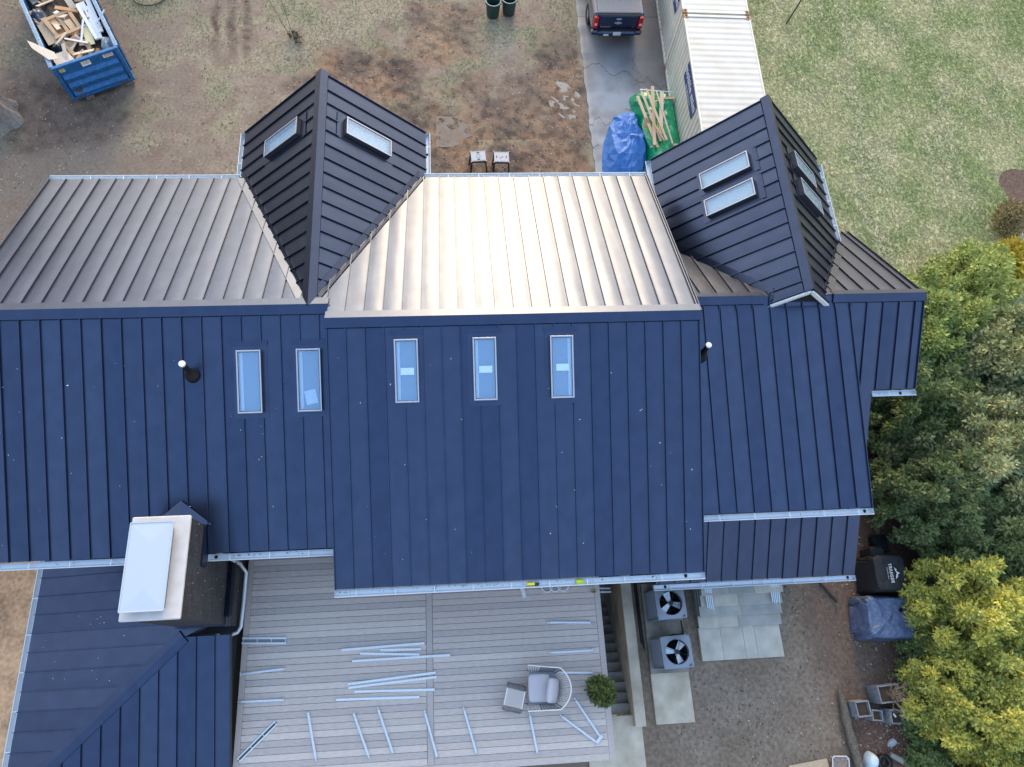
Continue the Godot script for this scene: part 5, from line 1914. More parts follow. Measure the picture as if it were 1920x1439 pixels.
	# bundles of rails standing on the steps
	for k in 4:
		var b := st()
		bar(b, Vector3(6.72 + 0.055 * k, 0.84, -1.75), Vector3(6.78 + 0.05 * k, 0.66, -1.02 + 0.02 * k), 0.035, 0.04, 0.004)
		tag(put("deck_rail", b, M.alu), "pale rail in the bundle on the left side of the steps", "rail", "rails on the left of the steps")
	for k in 5:
		var b := st()
		bar(b, Vector3(8.63 + 0.055 * k, 0.84, -1.8), Vector3(8.66 + 0.05 * k, 0.66, -1.08 + 0.02 * (k % 3)), 0.035, 0.04, 0.004)
		tag(put("deck_rail", b, M.alu), "pale rail in the bundle on the right side of the steps", "rail", "rails on the right of the steps")
	# black drain pipe on the dirt
	var dp := st()
	tube(dp, [Vector3(10.3, 0.05, -1.75), Vector3(10.52, 0.03, -1.48), Vector3(10.85, 0.03, -1.02)], 0.035, 8)
	tag(put("drain_pipe", dp, M.dark), "black drain pipe on the dirt below the eave corner", "pipe")
	# covered grill
	var g := thing("covered_grill", "pellet grill under a black fabric cover by the hedge", "grill", Vector3(12.05, 0, -1.68), -0.05)
	var gm := mat(c8(38, 40, 44), 0.75, 0.0, M.fine, 2.0, M.crinkle, 0.35)
	put("cover", block_tarp(Vector3(0.92, 1.1, 0.98), 0.16, 0.035, 55, 0.12), gm, g)
	var B := Basis(Vector3(0, 0, 1), Vector3(1, 0, 0), Vector3(0, 1, 0))
	text("lettering", "TRAEGER", 0.125, Transform3D(B, Vector3(-0.02, 1.135, 0.02)), M.white, g, true)
	text("small_lettering", "WOOD FIRED GRILLS", 0.035, Transform3D(B, Vector3(-0.12, 1.135, 0.02)), M.white, g)
	var lg := st()
	prism(lg, [Vector2(-0.16, 0.0), Vector2(-0.1, 0.06), Vector2(-0.06, 0.045), Vector2(0.0, 0.14), Vector2(0.04, 0.06), Vector2(0.08, 0.075), Vector2(0.16, 0.0), Vector2(0.06, 0.02), Vector2(0.0, 0.05), Vector2(-0.08, 0.015)], Transform3D(B, Vector3(0.09, 1.132, 0.02)), 0.008)
	put("emblem", lg, M.white, g)
	var ar := st()
	bx(ar, Vector3(-0.02, 0.35, -0.62), Vector3(0.42, 0.7, 0.36), 0.06)
	put("hopper_cover", ar, gm, g)
	# grey-blue tarp over a box
	var tp := thing("tarp_cover", "grey-blue tarpaulin wrapped over a box by the hedge", "tarp", Vector3(11.9, 0, -0.5), -0.08)
	put("sheet", block_tarp(Vector3(1.35, 0.85, 1.1), 0.2, 0.06, 58, 0.16), mat(c8(104, 122, 156), 0.4, 0.0, M.blot, 1.0, M.crinkle, 0.7), tp)
	var hole := st()
	lathe(hole, Transform3D(Basis(), Vector3(0.3, 0.87, -0.2)), [Vector2(0, 0.015), Vector2(0.05, 0.01), Vector2(0.06, -0.02)], 9)
	put("tear", hole, M.hole, tp)
	# concrete cube planters
	var cm := mat(c8(150, 156, 164), 0.85, 0.0, M.blot, 1.4)
	planter_cube(Vector3(11.5, 0, 1.45), 0.62, 0.6, 0.45, 0.05, "largest grey cube planter with a twiggy bush", cm)
	planter_cube(Vector3(10.72, 0, 1.79), 0.4, 0.5, 0.4, 0.04, "grey cube planter holding scraps beside the log", cm)
	planter_cube(Vector3(11.12, 0, 1.98), 0.3, 0.42, 0.28, -0.12, "smallest grey cube planter filled with dry stalks", cm)
	planter_cube(Vector3(11.62, 0, 2.03), 0.37, 0.5, 0.37, -0.05, "grey cube planter with a white scrap, nearest the hedge", cm)
	var sc := st()
	bx(sc, Vector3(11.57, 0.46, 2.0), Vector3(0.05, 0.02, 0.11), 0.005, 0.5)
	tag(put("plastic_scrap", sc, M.white), "white plastic scrap in the cube planter by the hedge", "scrap")
	# weathered log
	var lgst := st()
	var pts := []
	var rr := []
	for k in 15:
		var u := k / 14.0
		pts.append(Vector3(10.34 + 0.13 * u + 0.015 * sin(u * 9.0), 0.1 + 0.015 * sin(u * 14.0), 1.3 + 2.1 * u))
		rr.append(lerp(0.03, 0.125, sqrt(min(u * 3.5, 1.0))) + 0.008 * sin(u * 23.0))
	tube(lgst, pts, rr, 12)
	tag(put("log", lgst, M.old_wood), "weathered grey log with a pointed end on the dirt", "log")
	lgst = st()
	tube(lgst, [Vector3(11.42, 0.07, 2.98), Vector3(11.8, 0.08, 3.2), Vector3(12.15, 0.08, 3.4)], [0.07, 0.09, 0.09], 9)
	tag(put("log", lgst, mat(c8(176, 176, 166), 0.9, 0.0, M.grain, 2.0)), "short pale log at the bottom edge by the hedge", "log")
	var jg := thing("plastic_jug", "grey plastic jug lying on the red mulch", "jug", Vector3(11.52, 0.1, 2.7), 0.5)
	var s3 := st()
	lathe(s3, Transform3D(Basis(Vector3(0, 0, 1), PI / 2), Vector3(0.1, 0, 0)), [Vector2(0, -0.01), Vector2(0.085, 0.0), Vector2(0.095, 0.1), Vector2(0.07, 0.18), Vector2(0.03, 0.22), Vector2(0.03, 0.25), Vector2(0, 0.25)], 16)
	put("body", s3, mat(c8(168, 172, 176), 0.5), jg)
	s3 = st()
	tube(s3, [Vector3(-0.02, 0.08, 0), Vector3(-0.08, 0.13, 0), Vector3(-0.13, 0.05, 0)], 0.014, 6)
	put("handle", s3, mat(c8(168, 172, 176), 0.5), jg)
	var wb := put("white_bucket", mound([Vector2(10.72, 2.95), Vector2(10.85, 2.86), Vector2(11.0, 2.95), Vector2(11.05, 3.1), Vector2(10.95, 3.3), Vector2(10.72, 3.3), Vector2(10.66, 3.1)], 0.28, 4.0, 0.02, 87, 0.0, 3.0), mat(c8(206, 222, 226), 0.5))
	tag(wb, "crumpled white plastic bucket at the bottom edge beside the log", "bucket")
	var ty := st()
	var ring := []
	for k in 25:
		ring.append(Vector3(11.2 + 0.15 * cos(TAU * k / 24), 0.09, 3.16 + 0.15 * sin(TAU * k / 24)))
	tube(ty, ring, 0.07, 9, false)
	tag(put("rubber_ring", ty, M.black), "black rubber ring at the bottom edge right of the bucket", "ring")
	# plywood sheet and chair frame at the bottom edge
	var pw := st()
	bx(pw, Vector3(9.15, 0.015, 3.4), Vector3(1.1, 0.018, 0.75), 0.003, 0.1)
	tag(put("plywood_sheet", pw, M.wood[1]), "tan plywood sheet on the dirt at the bottom edge", "plywood")
	var cf := thing("metal_tray_frame", "white tubular frame round a dirty tray by the log", "frame", Vector3(9.93, 0, 3.2), -0.2)
	var fs := st()
	var fr := []
	for p in [[-0.2, -0.26], [0.14, -0.3], [0.2, -0.26], [0.22, 0.3], [0.16, 0.36], [-0.2, 0.36], [-0.24, 0.3], [-0.24, -0.22], [-0.2, -0.26]]:
		fr.append(Vector3(p[0], 0.2, p[1]))
	tube(fs, fr, 0.017, 7, false)
	put("rim", fs, M.white, cf)
	fs = st()
	bx(fs, Vector3(-0.01, 0.15, 0.03), Vector3(0.42, 0.02, 0.6))
	put("tray", fs, mat(c8(168, 148, 132), 0.9, 0.0, M.blot, 2.0), cf)
	for q in [[-0.2, -0.22], [0.17, -0.24], [0.18, 0.3], [-0.2, 0.3]]:
		fs = st()
		tube(fs, [Vector3(q[0], 0.2, q[1]), Vector3(q[0], 0.0, q[1])], 0.014, 6)
		put("leg", fs, M.white, cf)
	# silver sack, timber post and black box behind the right wing
	tag(put("silver_sack", mound([Vector2(10.75, -3.75), Vector2(10.95, -3.85), Vector2(11.2, -3.7), Vector2(11.25, -3.2), Vector2(11.1, -2.95), Vector2(10.85, -3.0), Vector2(10.7, -3.3)], 0.35, 2.2, 0.08, 91, 0.0, 3.0), mat(c8(196, 196, 196), 0.35, 0.3, null, 1.0, M.crinkle, 0.8)), "crumpled silver plastic sack between right wing and hedge", "sack")
	var tp2 := st()
	bar(tp2, Vector3(12.55, 0.06, -3.6), Vector3(12.55, 0.06, -2.75), 0.12, 0.1, 0.01)
	tag(put("timber_post", tp2, M.old_wood), "short brown timber lying by the hedge above the grill", "timber")
	tp2 = st()
	bx(tp2, Vector3(12.45, 0.14, -2.6), Vector3(0.42, 0.28, 0.5), 0.02)
	tag(put("black_crate", tp2, M.black), "black crate by the hedge just above the grill", "crate")
	# thin litter of leaves and chips on all bare soil
	leaf_litter()

func block_tarp(z: Vector3, rnd: float, amp: float, sd: int, flare: float) -> SurfaceTool:
	# cloth over a box: rounded-box lathe with folds that deepen towards the hem
	var s := st()
	var n := FastNoiseLite.new()
	n.seed = sd; n.frequency = 1.1; n.fractal_octaves = 3
	var K := 72
	var R := 20
	for r in R + 1:
		var t := float(r) / R
		for k in K:
			var a := TAU * k / K
			var e := 0.28
			var cx := signf(cos(a)) * pow(abs(cos(a)), e)
			var cz := signf(sin(a)) * pow(abs(sin(a)), e)
			var ins: float
			var y: float
			if t < 0.45:
				ins = t / 0.45 * (1.0 - rnd * 0.25); y = z.y
			else:
				var u := (t - 0.45) / 0.55
				ins = 1.0 - rnd * 0.25 * (1.0 - min(u * 5.0, 1.0)) + flare * u * (0.6 + 0.8 * n.get_noise_2d(cos(a) * 3.0, sin(a) * 3.0))
				y = z.y * (1.0 - pow(u, 1.15))
			var p := Vector3(cx * ins * z.x * 0.5, y, cz * ins * z.z * 0.5)
			p.y += n.get_noise_2d(p.x * 3.0, p.z * 3.0) * amp * (1.0 if t < 0.9 else 0.0)
			p += Vector3(cx, 0, cz) * n.get_noise_3d(cos(a) * 5.0, y * 2.0, sin(a) * 5.0) * amp * (0.4 + t)
			p.y = max(p.y, 0.0)
			s.add_vertex(p)
	for r in R:
		for k in K:
			var a := r * K + k
			var b := r * K + (k + 1) % K
			for q in [a, b, b + K, a, b + K, a + K]:
				s.add_index(q)
	s.generate_normals()
	return s

func planter_cube(at: Vector3, w: float, h: float, d: float, turn: float, label: String, m: Material) -> void:
	var t := thing("cube_planter", label, "planter", at, turn, "grey cube planters by the hedge")
	var th := 0.035
	for q in [[-1, 0], [1, 0], [0, -1], [0, 1]]:
		var s := st()
		if q[0] != 0:
			bx(s, Vector3(q[0] * (w - th) / 2, h / 2, 0), Vector3(th, h, d), 0.006)
		else:
			bx(s, Vector3(0, h / 2, q[1] * (d - th) / 2), Vector3(w - 2 * th, h, th), 0.006)
		put("side", s, m, t)
	var so := st()
	bx(so, Vector3(0, (h - 0.12) / 2, 0), Vector3(w - 2 * th, h - 0.12, d - 2 * th))
	put("soil", so, M.litter, t)

func condenser(at: Vector3, label: String, spin: float) -> void:
	var t := thing("condenser_unit", label, "air conditioner", at, 0.03, "condenser units beside the steps")
	var grey := mat(c8(142, 150, 160), 0.45, 0.2, M.fine, 2.0)
	var H := 1.13
	var w := 0.40
	# louvred sides between corner posts
	for sx in [-1, 1]:
		for sz in [-1, 1]:
			var s := st()
			bx(s, Vector3(sx * (w - 0.03), H / 2, sz * (w - 0.03)), Vector3(0.07, H, 0.07), 0.015)
			put("corner_post", s, grey, t)
	for a in 4:
		var B := Basis(Vector3.UP, a * PI / 2)
		var bk := st()
		box(bk, Transform3D(B, B * Vector3(0, H / 2, w - 0.035)), Vector3(w * 2 - 0.1, H - 0.08, 0.01))
		var pnl := put("coil_guard", bk, mat(c8(40, 46, 56), 0.7), t)
		for k in 9:
			var s := st()
			box(s, Transform3D(B * Basis(Vector3(1, 0, 0), 0.6), B * Vector3(0, 0.12 + 0.11 * k, w - 0.016)), Vector3(w * 2 - 0.12, 0.008, 0.05))
			put("louvre", s, grey, pnl)
	var bs := st()
	bx(bs, Vector3(0, 0.03, 0), Vector3(w * 2 + 0.04, 0.06, w * 2 + 0.04), 0.015)
	put("base_pan", bs, grey, t)
	# top with a round opening
	var tp := st()
	var ro := 0.315
	var K := 48
	for k in K:
		var a0 := TAU * k / K
		var a1 := TAU * (k + 1) / K
		var o := []
		for a in [a0, a1]:
			var m: float = 1.0 / max(abs(cos(a)), abs(sin(a)))
			m = min(m, 1.30)
			o.append(Vector3(cos(a) * m * w * 1.015, H, sin(a) * m * w * 1.015))
		var i0 := Vector3(cos(a0) * ro, H + 0.035, sin(a0) * ro)
		var i1 := Vector3(cos(a1) * ro, H + 0.035, sin(a1) * ro)
		quad(tp, i0, i1, o[1], o[0])
		quad(tp, o[0], o[1], o[1] - Vector3(0, 0.07, 0), o[0] - Vector3(0, 0.07, 0))
		quad(tp, i1, i0, i0 - Vector3(0, 0.16, 0), i1 - Vector3(0, 0.16, 0))
	put("top_cover", tp, grey, t)
	var ins := st()
	bx(ins, Vector3(0, 0.55, 0), Vector3(w * 2 - 0.16, 0.02, w * 2 - 0.16))
	put("inner_floor", ins, M.hole, t)
	var fan := st()
	lathe(fan, Transform3D(Basis(), Vector3(0, H - 0.12, 0)), [Vector2(0, 0.07), Vector2(0.05, 0.06), Vector2(0.055, 0), Vector2(0, 0)], 16)
	var hub := put("fan", fan, M.bead, t)
	for b in 3:
		var s := st()
		var a := spin + TAU * b / 3
		for k in 6:
			var r0 := 0.05 + 0.04 * k
			var r1 := r0 + 0.04
			var q := []
			for e in [[r0, -1], [r0, 1], [r1, 1], [r1, -1]]:
				var hw: float = lerp(0.09, 0.19, clampf((e[0] - 0.05) / 0.24, 0, 1)) * 0.5
				var along := Vector3(cos(a), 0, sin(a))
				var side := Vector3(-sin(a), 0.32, cos(a))
				q.append(Vector3(0, H - 0.09, 0) + along * e[0] + side * e[1] * hw)
			quad(s, q[0], q[1], q[2], q[3])
		put("blade", s, mat(c8(196, 202, 208), 0.4, 0.3), hub)
	var gd := st()
	for k in 4:
		var a := 0.4 + TAU * k / 4
		tube(gd, [Vector3(0, H + 0.05, 0), Vector3(cos(a) * 0.345, H + 0.03, sin(a) * 0.345)], 0.006, 5)
	for r in [0.07, 0.2, 0.3]:
		var ring := []
		for k in 25:
			ring.append(Vector3(r * cos(TAU * k / 24), H + 0.045, r * sin(TAU * k / 24)))
		tube(gd, ring, 0.0022, 4, false)
	lathe(gd, Transform3D(Basis(), Vector3(0, H + 0.04, 0)), [Vector2(0.06, 0), Vector2(0.055, 0.02), Vector2(0, 0.025)], 14)
	put("fan_guard", gd, M.dark, t)
	var bd := st()
	lathe(bd, Transform3D(Basis(), Vector3(0.3, H + 0.006, 0.33)), [Vector2(0.055, 0), Vector2(0.05, 0.006), Vector2(0, 0.007)], 14)
	put("badge", bd, mat(c8(84, 86, 96), 0.6), t)

func multi(called: String, mesh: Mesh, xf: Array, cols: Array, m: Material, parent: Node3D = self) -> MultiMeshInstance3D:
	var mm := MultiMesh.new()
	mm.transform_format = MultiMesh.TRANSFORM_3D
	mm.use_colors = true
	mm.mesh = mesh
	mm.instance_count = xf.size()
	for i in xf.size():
		mm.set_instance_transform(i, xf[i])
		mm.set_instance_color(i, cols[i])
	var o := MultiMeshInstance3D.new()
	o.multimesh = mm
	o.material_override = m
	o.name = numbered(called) if parent == self else called
	parent.add_child(o, true)
	return o

func lin(r: float, g: float, b: float) -> Color:
	return Color(r, g, b)

func leaf_litter() -> void:
	var s := st()
	# a curled leaf, about 6 cm
	quad(s, Vector3(-0.03, 0.012, -0.012), Vector3(0.0, 0.0, -0.022), Vector3(0.0, 0.0, 0.022), Vector3(-0.03, 0.012, 0.014))
	quad(s, Vector3(0.0, 0.0, -0.022), Vector3(0.035, 0.014, -0.004), Vector3(0.035, 0.014, 0.006), Vector3(0.0, 0.0, 0.022))
	var mesh := s.commit()
	var m := mat(Color(1, 1, 1), 0.9)
	m.vertex_color_use_as_albedo = true
	var xf := []
	var cl := []
	var tints := [Color(0.30, 0.19, 0.11), Color(0.22, 0.12, 0.07), Color(0.36, 0.27, 0.19), Color(0.16, 0.10, 0.07), Color(0.40, 0.34, 0.27), Color(0.09, 0.06, 0.045)]
	var areas := [[-19.0, 5.1, -26.0, -12.2, 5200], [5.0, 12.3, -1.6, 3.6, 2600], [10.5, 12.0, 2.0, 3.6, 900], [10.4, 13.2, -6.0, -1.5, 900], [-11.0, -10.2, -3.0, 3.0, 250], [11.0, 22.0, -26.0, -9.0, 500]]
	for a in areas:
		for k in a[4]:
			var x: float = rng.randf_range(a[0], a[1])
			var z: float = rng.randf_range(a[2], a[3])
			if g1.get_noise_2d(x * 1.2 + 7, z * 1.2) < rng.randf_range(-0.35, 0.25):
				continue
			if x > 6.4 and x < 9.1 and z > -2.2 and z < 0.5:
				continue
			if x > 5.0 and x < 6.3 and z > -1.9 and z < 1.95 and rng.randf() < 0.9:
				continue
			var sc := 0.35 + 0.85 * pow(rng.randf(), 2.0)
			xf.append(Transform3D(Basis.from_euler(Vector3(rng.randf_range(-0.5, 0.5), rng.randf() * TAU, rng.randf_range(-0.5, 0.5))).scaled(Vector3.ONE * sc), Vector3(x, height_at(x, z) + 0.006, z)))
			var c: Color = tints[rng.randi() % 6] * rng.randf_range(0.75, 1.2)
			c.a = 1.0
			cl.append(c)
	var o := multi("leaf_litter", mesh, xf, cl, m)
	o.set_meta("kind", "stuff")
	tag(o, "dry brown leaves and wood chips strewn over the dirt", "leaf litter")
	# clods and stones in the churned mud
	var cs := st()
	lathe(cs, Transform3D(), [Vector2(0, -0.02), Vector2(0.03, -0.012), Vector2(0.034, 0.008), Vector2(0.018, 0.022), Vector2(0, 0.024)], 7)
	var cx := []
	var cc := []
	for k in 12000:
		var x := rng.randf_range(-16.0, 5.1)
		var z := rng.randf_range(-25.5, -12.5)
		var md := mud(x, z)
		if md * 0.9 < rng.randf_range(0.25, 1.0):
			continue
		var b := Basis.from_euler(Vector3(rng.randf() * 3, rng.randf() * TAU, rng.randf() * 3)).scaled(Vector3(rng.randf_range(0.25, 1.0), rng.randf_range(0.3, 0.8), rng.randf_range(0.25, 1.0)))
		cx.append(Transform3D(b, Vector3(x, height_at(x, z) + 0.003, z)))
		var v := rng.randf_range(0.8, 1.5)
		cc.append(Color(0.19 * v, 0.13 * v, 0.09 * v))
	for k in 1500:
		var x := rng.randf_range(5.0, 12.0)
		var z := rng.randf_range(-1.5, 3.5)
		if x > 6.4 and x < 9.1 and z < 0.5:
			continue
		if x < 6.3 and z < 1.95:
			continue
		cx.append(Transform3D(Basis.from_euler(Vector3(rng.randf() * 3, rng.randf() * TAU, 0)).scaled(Vector3.ONE * rng.randf_range(0.25, 0.7)), Vector3(x, height_at(x, z) + 0.003, z)))
		var v := rng.randf_range(0.6, 1.3)
		cc.append(Color(0.22 * v, 0.18 * v, 0.15 * v))
	var co := multi("soil_clods", cs.commit(), cx, cc, m)
	co.set_meta("kind", "stuff")
	tag(co, "clods and small stones in the churned mud", "soil")

# ---------------------------------------------------------------- plants
func frond_mesh(k: int) -> ArrayMesh:
	# a flat scale-leaf spray like that of arborvitae, about 0.3 m long, pointing +y
	var s := st()
	var r := RandomNumberGenerator.new()
	r.seed = 400 + k
	var leaf := func(p: Vector3, d: Vector3, l: float, w: float) -> void:
		var side := d.cross(Vector3(0, 0, 1)).normalized() * w
		var lift := Vector3(0, 0, r.randf_range(-0.25, 0.25) * l)
		tri(s, p - side * 0.5, p + d * l + lift, p + side * 0.5)
	for i in 9:
		var u := i / 8.0
		var p := Vector3(0.0, 0.26 * u, 0.03 * u * u)
		for sd in [-1, 1]:
			var ang := lerpf(1.1, 0.45, u) * r.randf_range(0.8, 1.2)
			var d := Vector3(sd * sin(ang), cos(ang), r.randf_range(-0.3, 0.3)).normalized()
			var l := lerpf(0.15, 0.07, u) * r.randf_range(0.7, 1.25)
			leaf.call(p, d, l, 0.03)
			leaf.call(p + d * l * 0.45, (d + Vector3(sd * 0.5, -0.1, 0)).normalized(), l * 0.6, 0.022)
			leaf.call(p + d * l * 0.45, (d + Vector3(-sd * 0.4, 0.4, 0)).normalized(), l * 0.55, 0.022)
	leaf.call(Vector3(0, 0.24, 0.03), Vector3(0, 1, 0), 0.09, 0.03)
	return s.commit()

# evergreen: clumps (x, y, z, radius, height share) covered with fronds that point outwards and up
func evergreen(called: String, label: String, cat: String, at: Vector3, clumps: Array, per: float, tip: Color, deep: Color, scale := 1.0, grp := "", mix := 0.5) -> Node3D:
	var t := thing(called, label, cat, at, 0, grp)
	var s := st()
	var top := 0.0
	for c in clumps:
		top = max(top, c[1])
	tube(s, [Vector3(0, -0.05, 0), Vector3(0.03, top * 0.5, 0.02), Vector3(0, top, 0)], [0.09 * scale + 0.03, 0.07 * scale, 0.02], 7)
	for c in clumps:
		tube(s, [Vector3(0, c[1] * 0.35, 0), Vector3(c[0] * 0.6, c[1] * 0.8, c[2] * 0.6), Vector3(c[0], c[1], c[2])], [0.045 * scale, 0.03 * scale, 0.012], 5)
	put("trunk", s, M.bark, t)
	var dens := 10.5 if scale > 0.8 else 1.0
	var size := 0.29 if scale > 0.8 else 1.0
	var sets := []
	var cols := []
	for c in clumps:
		var n := int(per * dens * c[3] * c[3])
		var tone := rng.randf_range(-0.25, 0.25)
		for k in n:
			var d := Vector3(rng.randfn(), rng.randfn() * 0.9 + 0.25, rng.randfn()).normalized()
			if d.y < -0.75:
				continue
			var rad: float = c[3] * pow(rng.randf(), 0.35) * (1.0 + 0.14 * sin(d.x * 7.0 + c[0] * 3.0) * cos(d.z * 6.0 + c[2]))
			var p := Vector3(c[0] + d.x * rad, c[1] + d.y * rad * c[4], c[2] + d.z * rad)
			if p.y + at.y < 0.02:
				continue
			# sprays lie flat to the crown's surface, their tips turned outwards
			var nrm := (d * 0.7 + Vector3(0, 0.55, 0) + Vector3(rng.randfn(), rng.randfn(), rng.randfn()) * 0.38).normalized()
			var grow := (d * 0.9 + Vector3(0, 0.35, 0) + Vector3(rng.randfn(), rng.randfn() * 0.6, rng.randfn()) * 0.5)
			grow = (grow - nrm * grow.dot(nrm) * 0.6).normalized()
			var sx := grow.cross(nrm).normalized()
			var b := Basis(sx, grow, sx.cross(grow))
			var z := rng.randf_range(0.6, 1.3) * scale * size
			sets.append(Transform3D(b * z, p))
			var w := clampf(rng.randf() * 0.9 + tone + (mix - 0.5), 0, 1)
			var col := deep.lerp(tip, w) * rng.randf_range(0.8, 1.15)
			col.a = 1.0
			cols.append(col)
	var cr := multi("crown", M.fronds[names.size() % 3], sets, cols, M.leaf, t)
	cr.set_meta("kind", "stuff")
	return t

func build_plants() -> void:
	M.bark = mat(c8(96, 82, 70), 0.95, 0.0, M.blot, 2.0)
	M.leaf = mat(Color(1, 1, 1), 0.65)
	M.leaf.vertex_color_use_as_albedo = true
	M.leaf.backlight_enabled = true
	M.leaf.backlight = Color(0.12, 0.14, 0.05)
	M.fronds = [frond_mesh(0), frond_mesh(1), frond_mesh(2)]
	var gold := Color(0.84, 0.75, 0.13)
	var lime := Color(0.48, 0.54, 0.14)
	var grn := Color(0.24, 0.31, 0.08)
	var dkg := Color(0.13, 0.19, 0.062)
	var grey := Color(0.52, 0.52, 0.25)
	# clumps: x, y, z, radius, vertical stretch
	var big := func(r: float, h: float, n: int, sd: int) -> Array:
		var q := RandomNumberGenerator.new()
		q.seed = sd
		var out := [[0.0, h * 0.3, 0.0, r * 0.62, 1.1], [0.0, h * 0.55, 0.0, r * 0.5, 1.3], [0.0, h * 0.78, 0.0, r * 0.3, 1.5]]
		for k in n * 9:
			var a := k * 2.39996 + q.randf_range(-0.5, 0.5)
			var u := sqrt(q.randf())
			var hh: float = h * lerpf(0.98, 0.1, u)
			var rr: float = r * (0.2 + 0.85 * pow(u, 0.5)) * q.randf_range(0.7, 1.12) * (1.0 - 0.35 * smoothstep(0.8, 1.0, u))
			out.append([cos(a) * rr, hh, sin(a) * rr, r * q.randf_range(0.08, 0.17), q.randf_range(1.4, 3.0)])
		return out
	var grp := "evergreens along the right side"
	evergreen("evergreen_tree", "feathery yellow-green evergreen beside the upper right roof corner", "tree", Vector3(14.7, 0, -9.2), big.call(1.9, 3.0, 12, 1), 620.0, lime, grn, 1.1, grp, 0.5)
	evergreen("evergreen_tree", "loose pale green evergreen between lawn and yellow shrub", "tree", Vector3(17.4, 0, -10.9), big.call(1.45, 2.6, 9, 2), 300.0, lime, grn, 1.1, grp, 0.55)
	evergreen("evergreen_tree", "broad grey-green evergreen at the right edge, upper middle", "tree", Vector3(17.2, 0, -7.3), big.call(2.1, 4.2, 14, 3), 560.0, grey, dkg, 1.1, grp, 0.6)
	evergreen("evergreen_tree", "dark green evergreen touching the small lower gutter", "tree", Vector3(13.9, 0, -6.4), big.call(1.6, 3.2, 11, 4), 640.0, Color(0.20, 0.26, 0.08), dkg, 1.05, grp, 0.42)
	evergreen("evergreen_tree", "dull green evergreen behind the right wing's eave", "tree", Vector3(15.0, 0, -4.6), big.call(2.0, 4.4, 13, 5), 600.0, grey, dkg, 1.05, grp, 0.5)
	evergreen("evergreen_tree", "dense green evergreen just above the black grill cover", "tree", Vector3(13.5, 0, -3.6), big.call(1.5, 3.8, 11, 6), 700.0, Color(0.20, 0.25, 0.10), dkg, 1.0, grp, 0.4)
	evergreen("evergreen_tree", "grey-green evergreen at the right edge, middle", "tree", Vector3(17.0, 0, -4.6), big.call(1.8, 4.8, 12, 7), 560.0, grey, dkg, 1.05, grp, 0.62)
	evergreen("evergreen_tree", "golden-green evergreen beside the grey-blue tarp", "tree", Vector3(13.6, 0, -0.6), big.call(1.45, 3.8, 13, 8), 760.0, gold, grn, 0.95, grp, 0.45)
	evergreen("evergreen_tree", "golden-green evergreen beside the cube planters", "tree", Vector3(13.3, 0, 1.6), big.call(1.5, 3.6, 13, 9), 760.0, gold, grn, 0.95, grp, 0.48)
	evergreen("evergreen_tree", "golden-green evergreen at the lower right edge", "tree", Vector3(15.6, 0, 0.3), big.call(1.7, 4.6, 14, 10), 640.0, gold, grn, 0.95, grp, 0.62)
	evergreen("evergreen_tree", "golden-green evergreen in the lower right corner", "tree", Vector3(15.0, 0, 3.2), big.call(1.7, 4.2, 14, 11), 640.0, gold, grn, 0.95, grp, 0.6)
	evergreen("evergreen_tree", "tall dull green evergreen at right edge above golden ones", "tree", Vector3(15.9, 0, -2.2), big.call(1.5, 4.6, 12, 12), 600.0, grey, dkg, 1.0, grp, 0.5)
	evergreen("evergreen_tree", "golden-green evergreen at bottom edge right of the logs", "tree", Vector3(13.2, 0, 3.9), big.call(1.3, 3.2, 11, 13), 700.0, gold, grn, 0.95, grp, 0.45)
	var hk := 0
	for q in [[12.75, 0.15, 0.62, 1.1], [12.5, 1.15, 0.55, 0.9], [12.45, 2.2, 0.66, 1.1], [12.3, 3.2, 0.7, 1.1]]:
		evergreen("hedge_shrub", ["low dark green hedge shrub below the grey-blue tarp", "low dark green hedge shrub behind the twiggy bush", "low dark green hedge shrub beside the smallest planters", "low dark green hedge shrub right of the pale log"][hk], "shrub", Vector3(q[0], 0, q[1]), big.call(q[2], q[3], 6, 40 + hk), 900.0, Color(0.22, 0.31, 0.10), dkg, 0.85, "low hedge in front of the golden evergreens", 0.45)
		hk += 1
	evergreen("evergreen_tree", "dark green evergreen filling in above the golden ones", "tree", Vector3(14.6, 0, -1.9), big.call(1.5, 4.0, 11, 14), 600.0, Color(0.24, 0.29, 0.11), dkg, 1.0, grp, 0.45)
	evergreen("yellow_shrub", "bright yellow rounded shrub at the right edge", "shrub", Vector3(19.6, 0, -12.1), [[0, 0.45, 0, 0.75, 0.8], [0.35, 0.45, 0.3, 0.55, 0.8], [-0.3, 0.4, 0.25, 0.5, 0.8]], 1900.0, Color(0.62, 0.46, 0.03), Color(0.42, 0.36, 0.04), 0.6, "", 0.6)
	evergreen("brown_shrub", "brownish open shrub in the mulch bed at right edge", "shrub", Vector3(20.2, 0, -14.0), [[0, 0.4, 0, 0.55, 0.9], [-0.2, 0.35, 0.5, 0.4, 0.8]], 500.0, Color(0.34, 0.25, 0.10), Color(0.16, 0.14, 0.05), 0.9)
	evergreen("pale_shrub", "pale green spreading shrub at the right edge below the bed", "shrub", Vector3(19.0, 0, -9.3), [[0, 0.4, 0, 0.8, 0.7], [0.6, 0.4, 0.4, 0.7, 0.7]], 420.0, Color(0.36, 0.38, 0.12), grn, 1.0)
	evergreen("box_shrub", "clipped round evergreen growing in the deck planter", "shrub", Vector3(3.1, 3.14, 0.8), [[0, 0.2, 0, 0.27, 0.85], [0.1, 0.2, 0.08, 0.18, 0.9], [-0.1, 0.2, -0.08, 0.18, 0.9], [0.02, 0.2, 0.12, 0.17, 0.9]], 11000.0, Color(0.17, 0.20, 0.04), Color(0.05, 0.08, 0.02), 0.36)
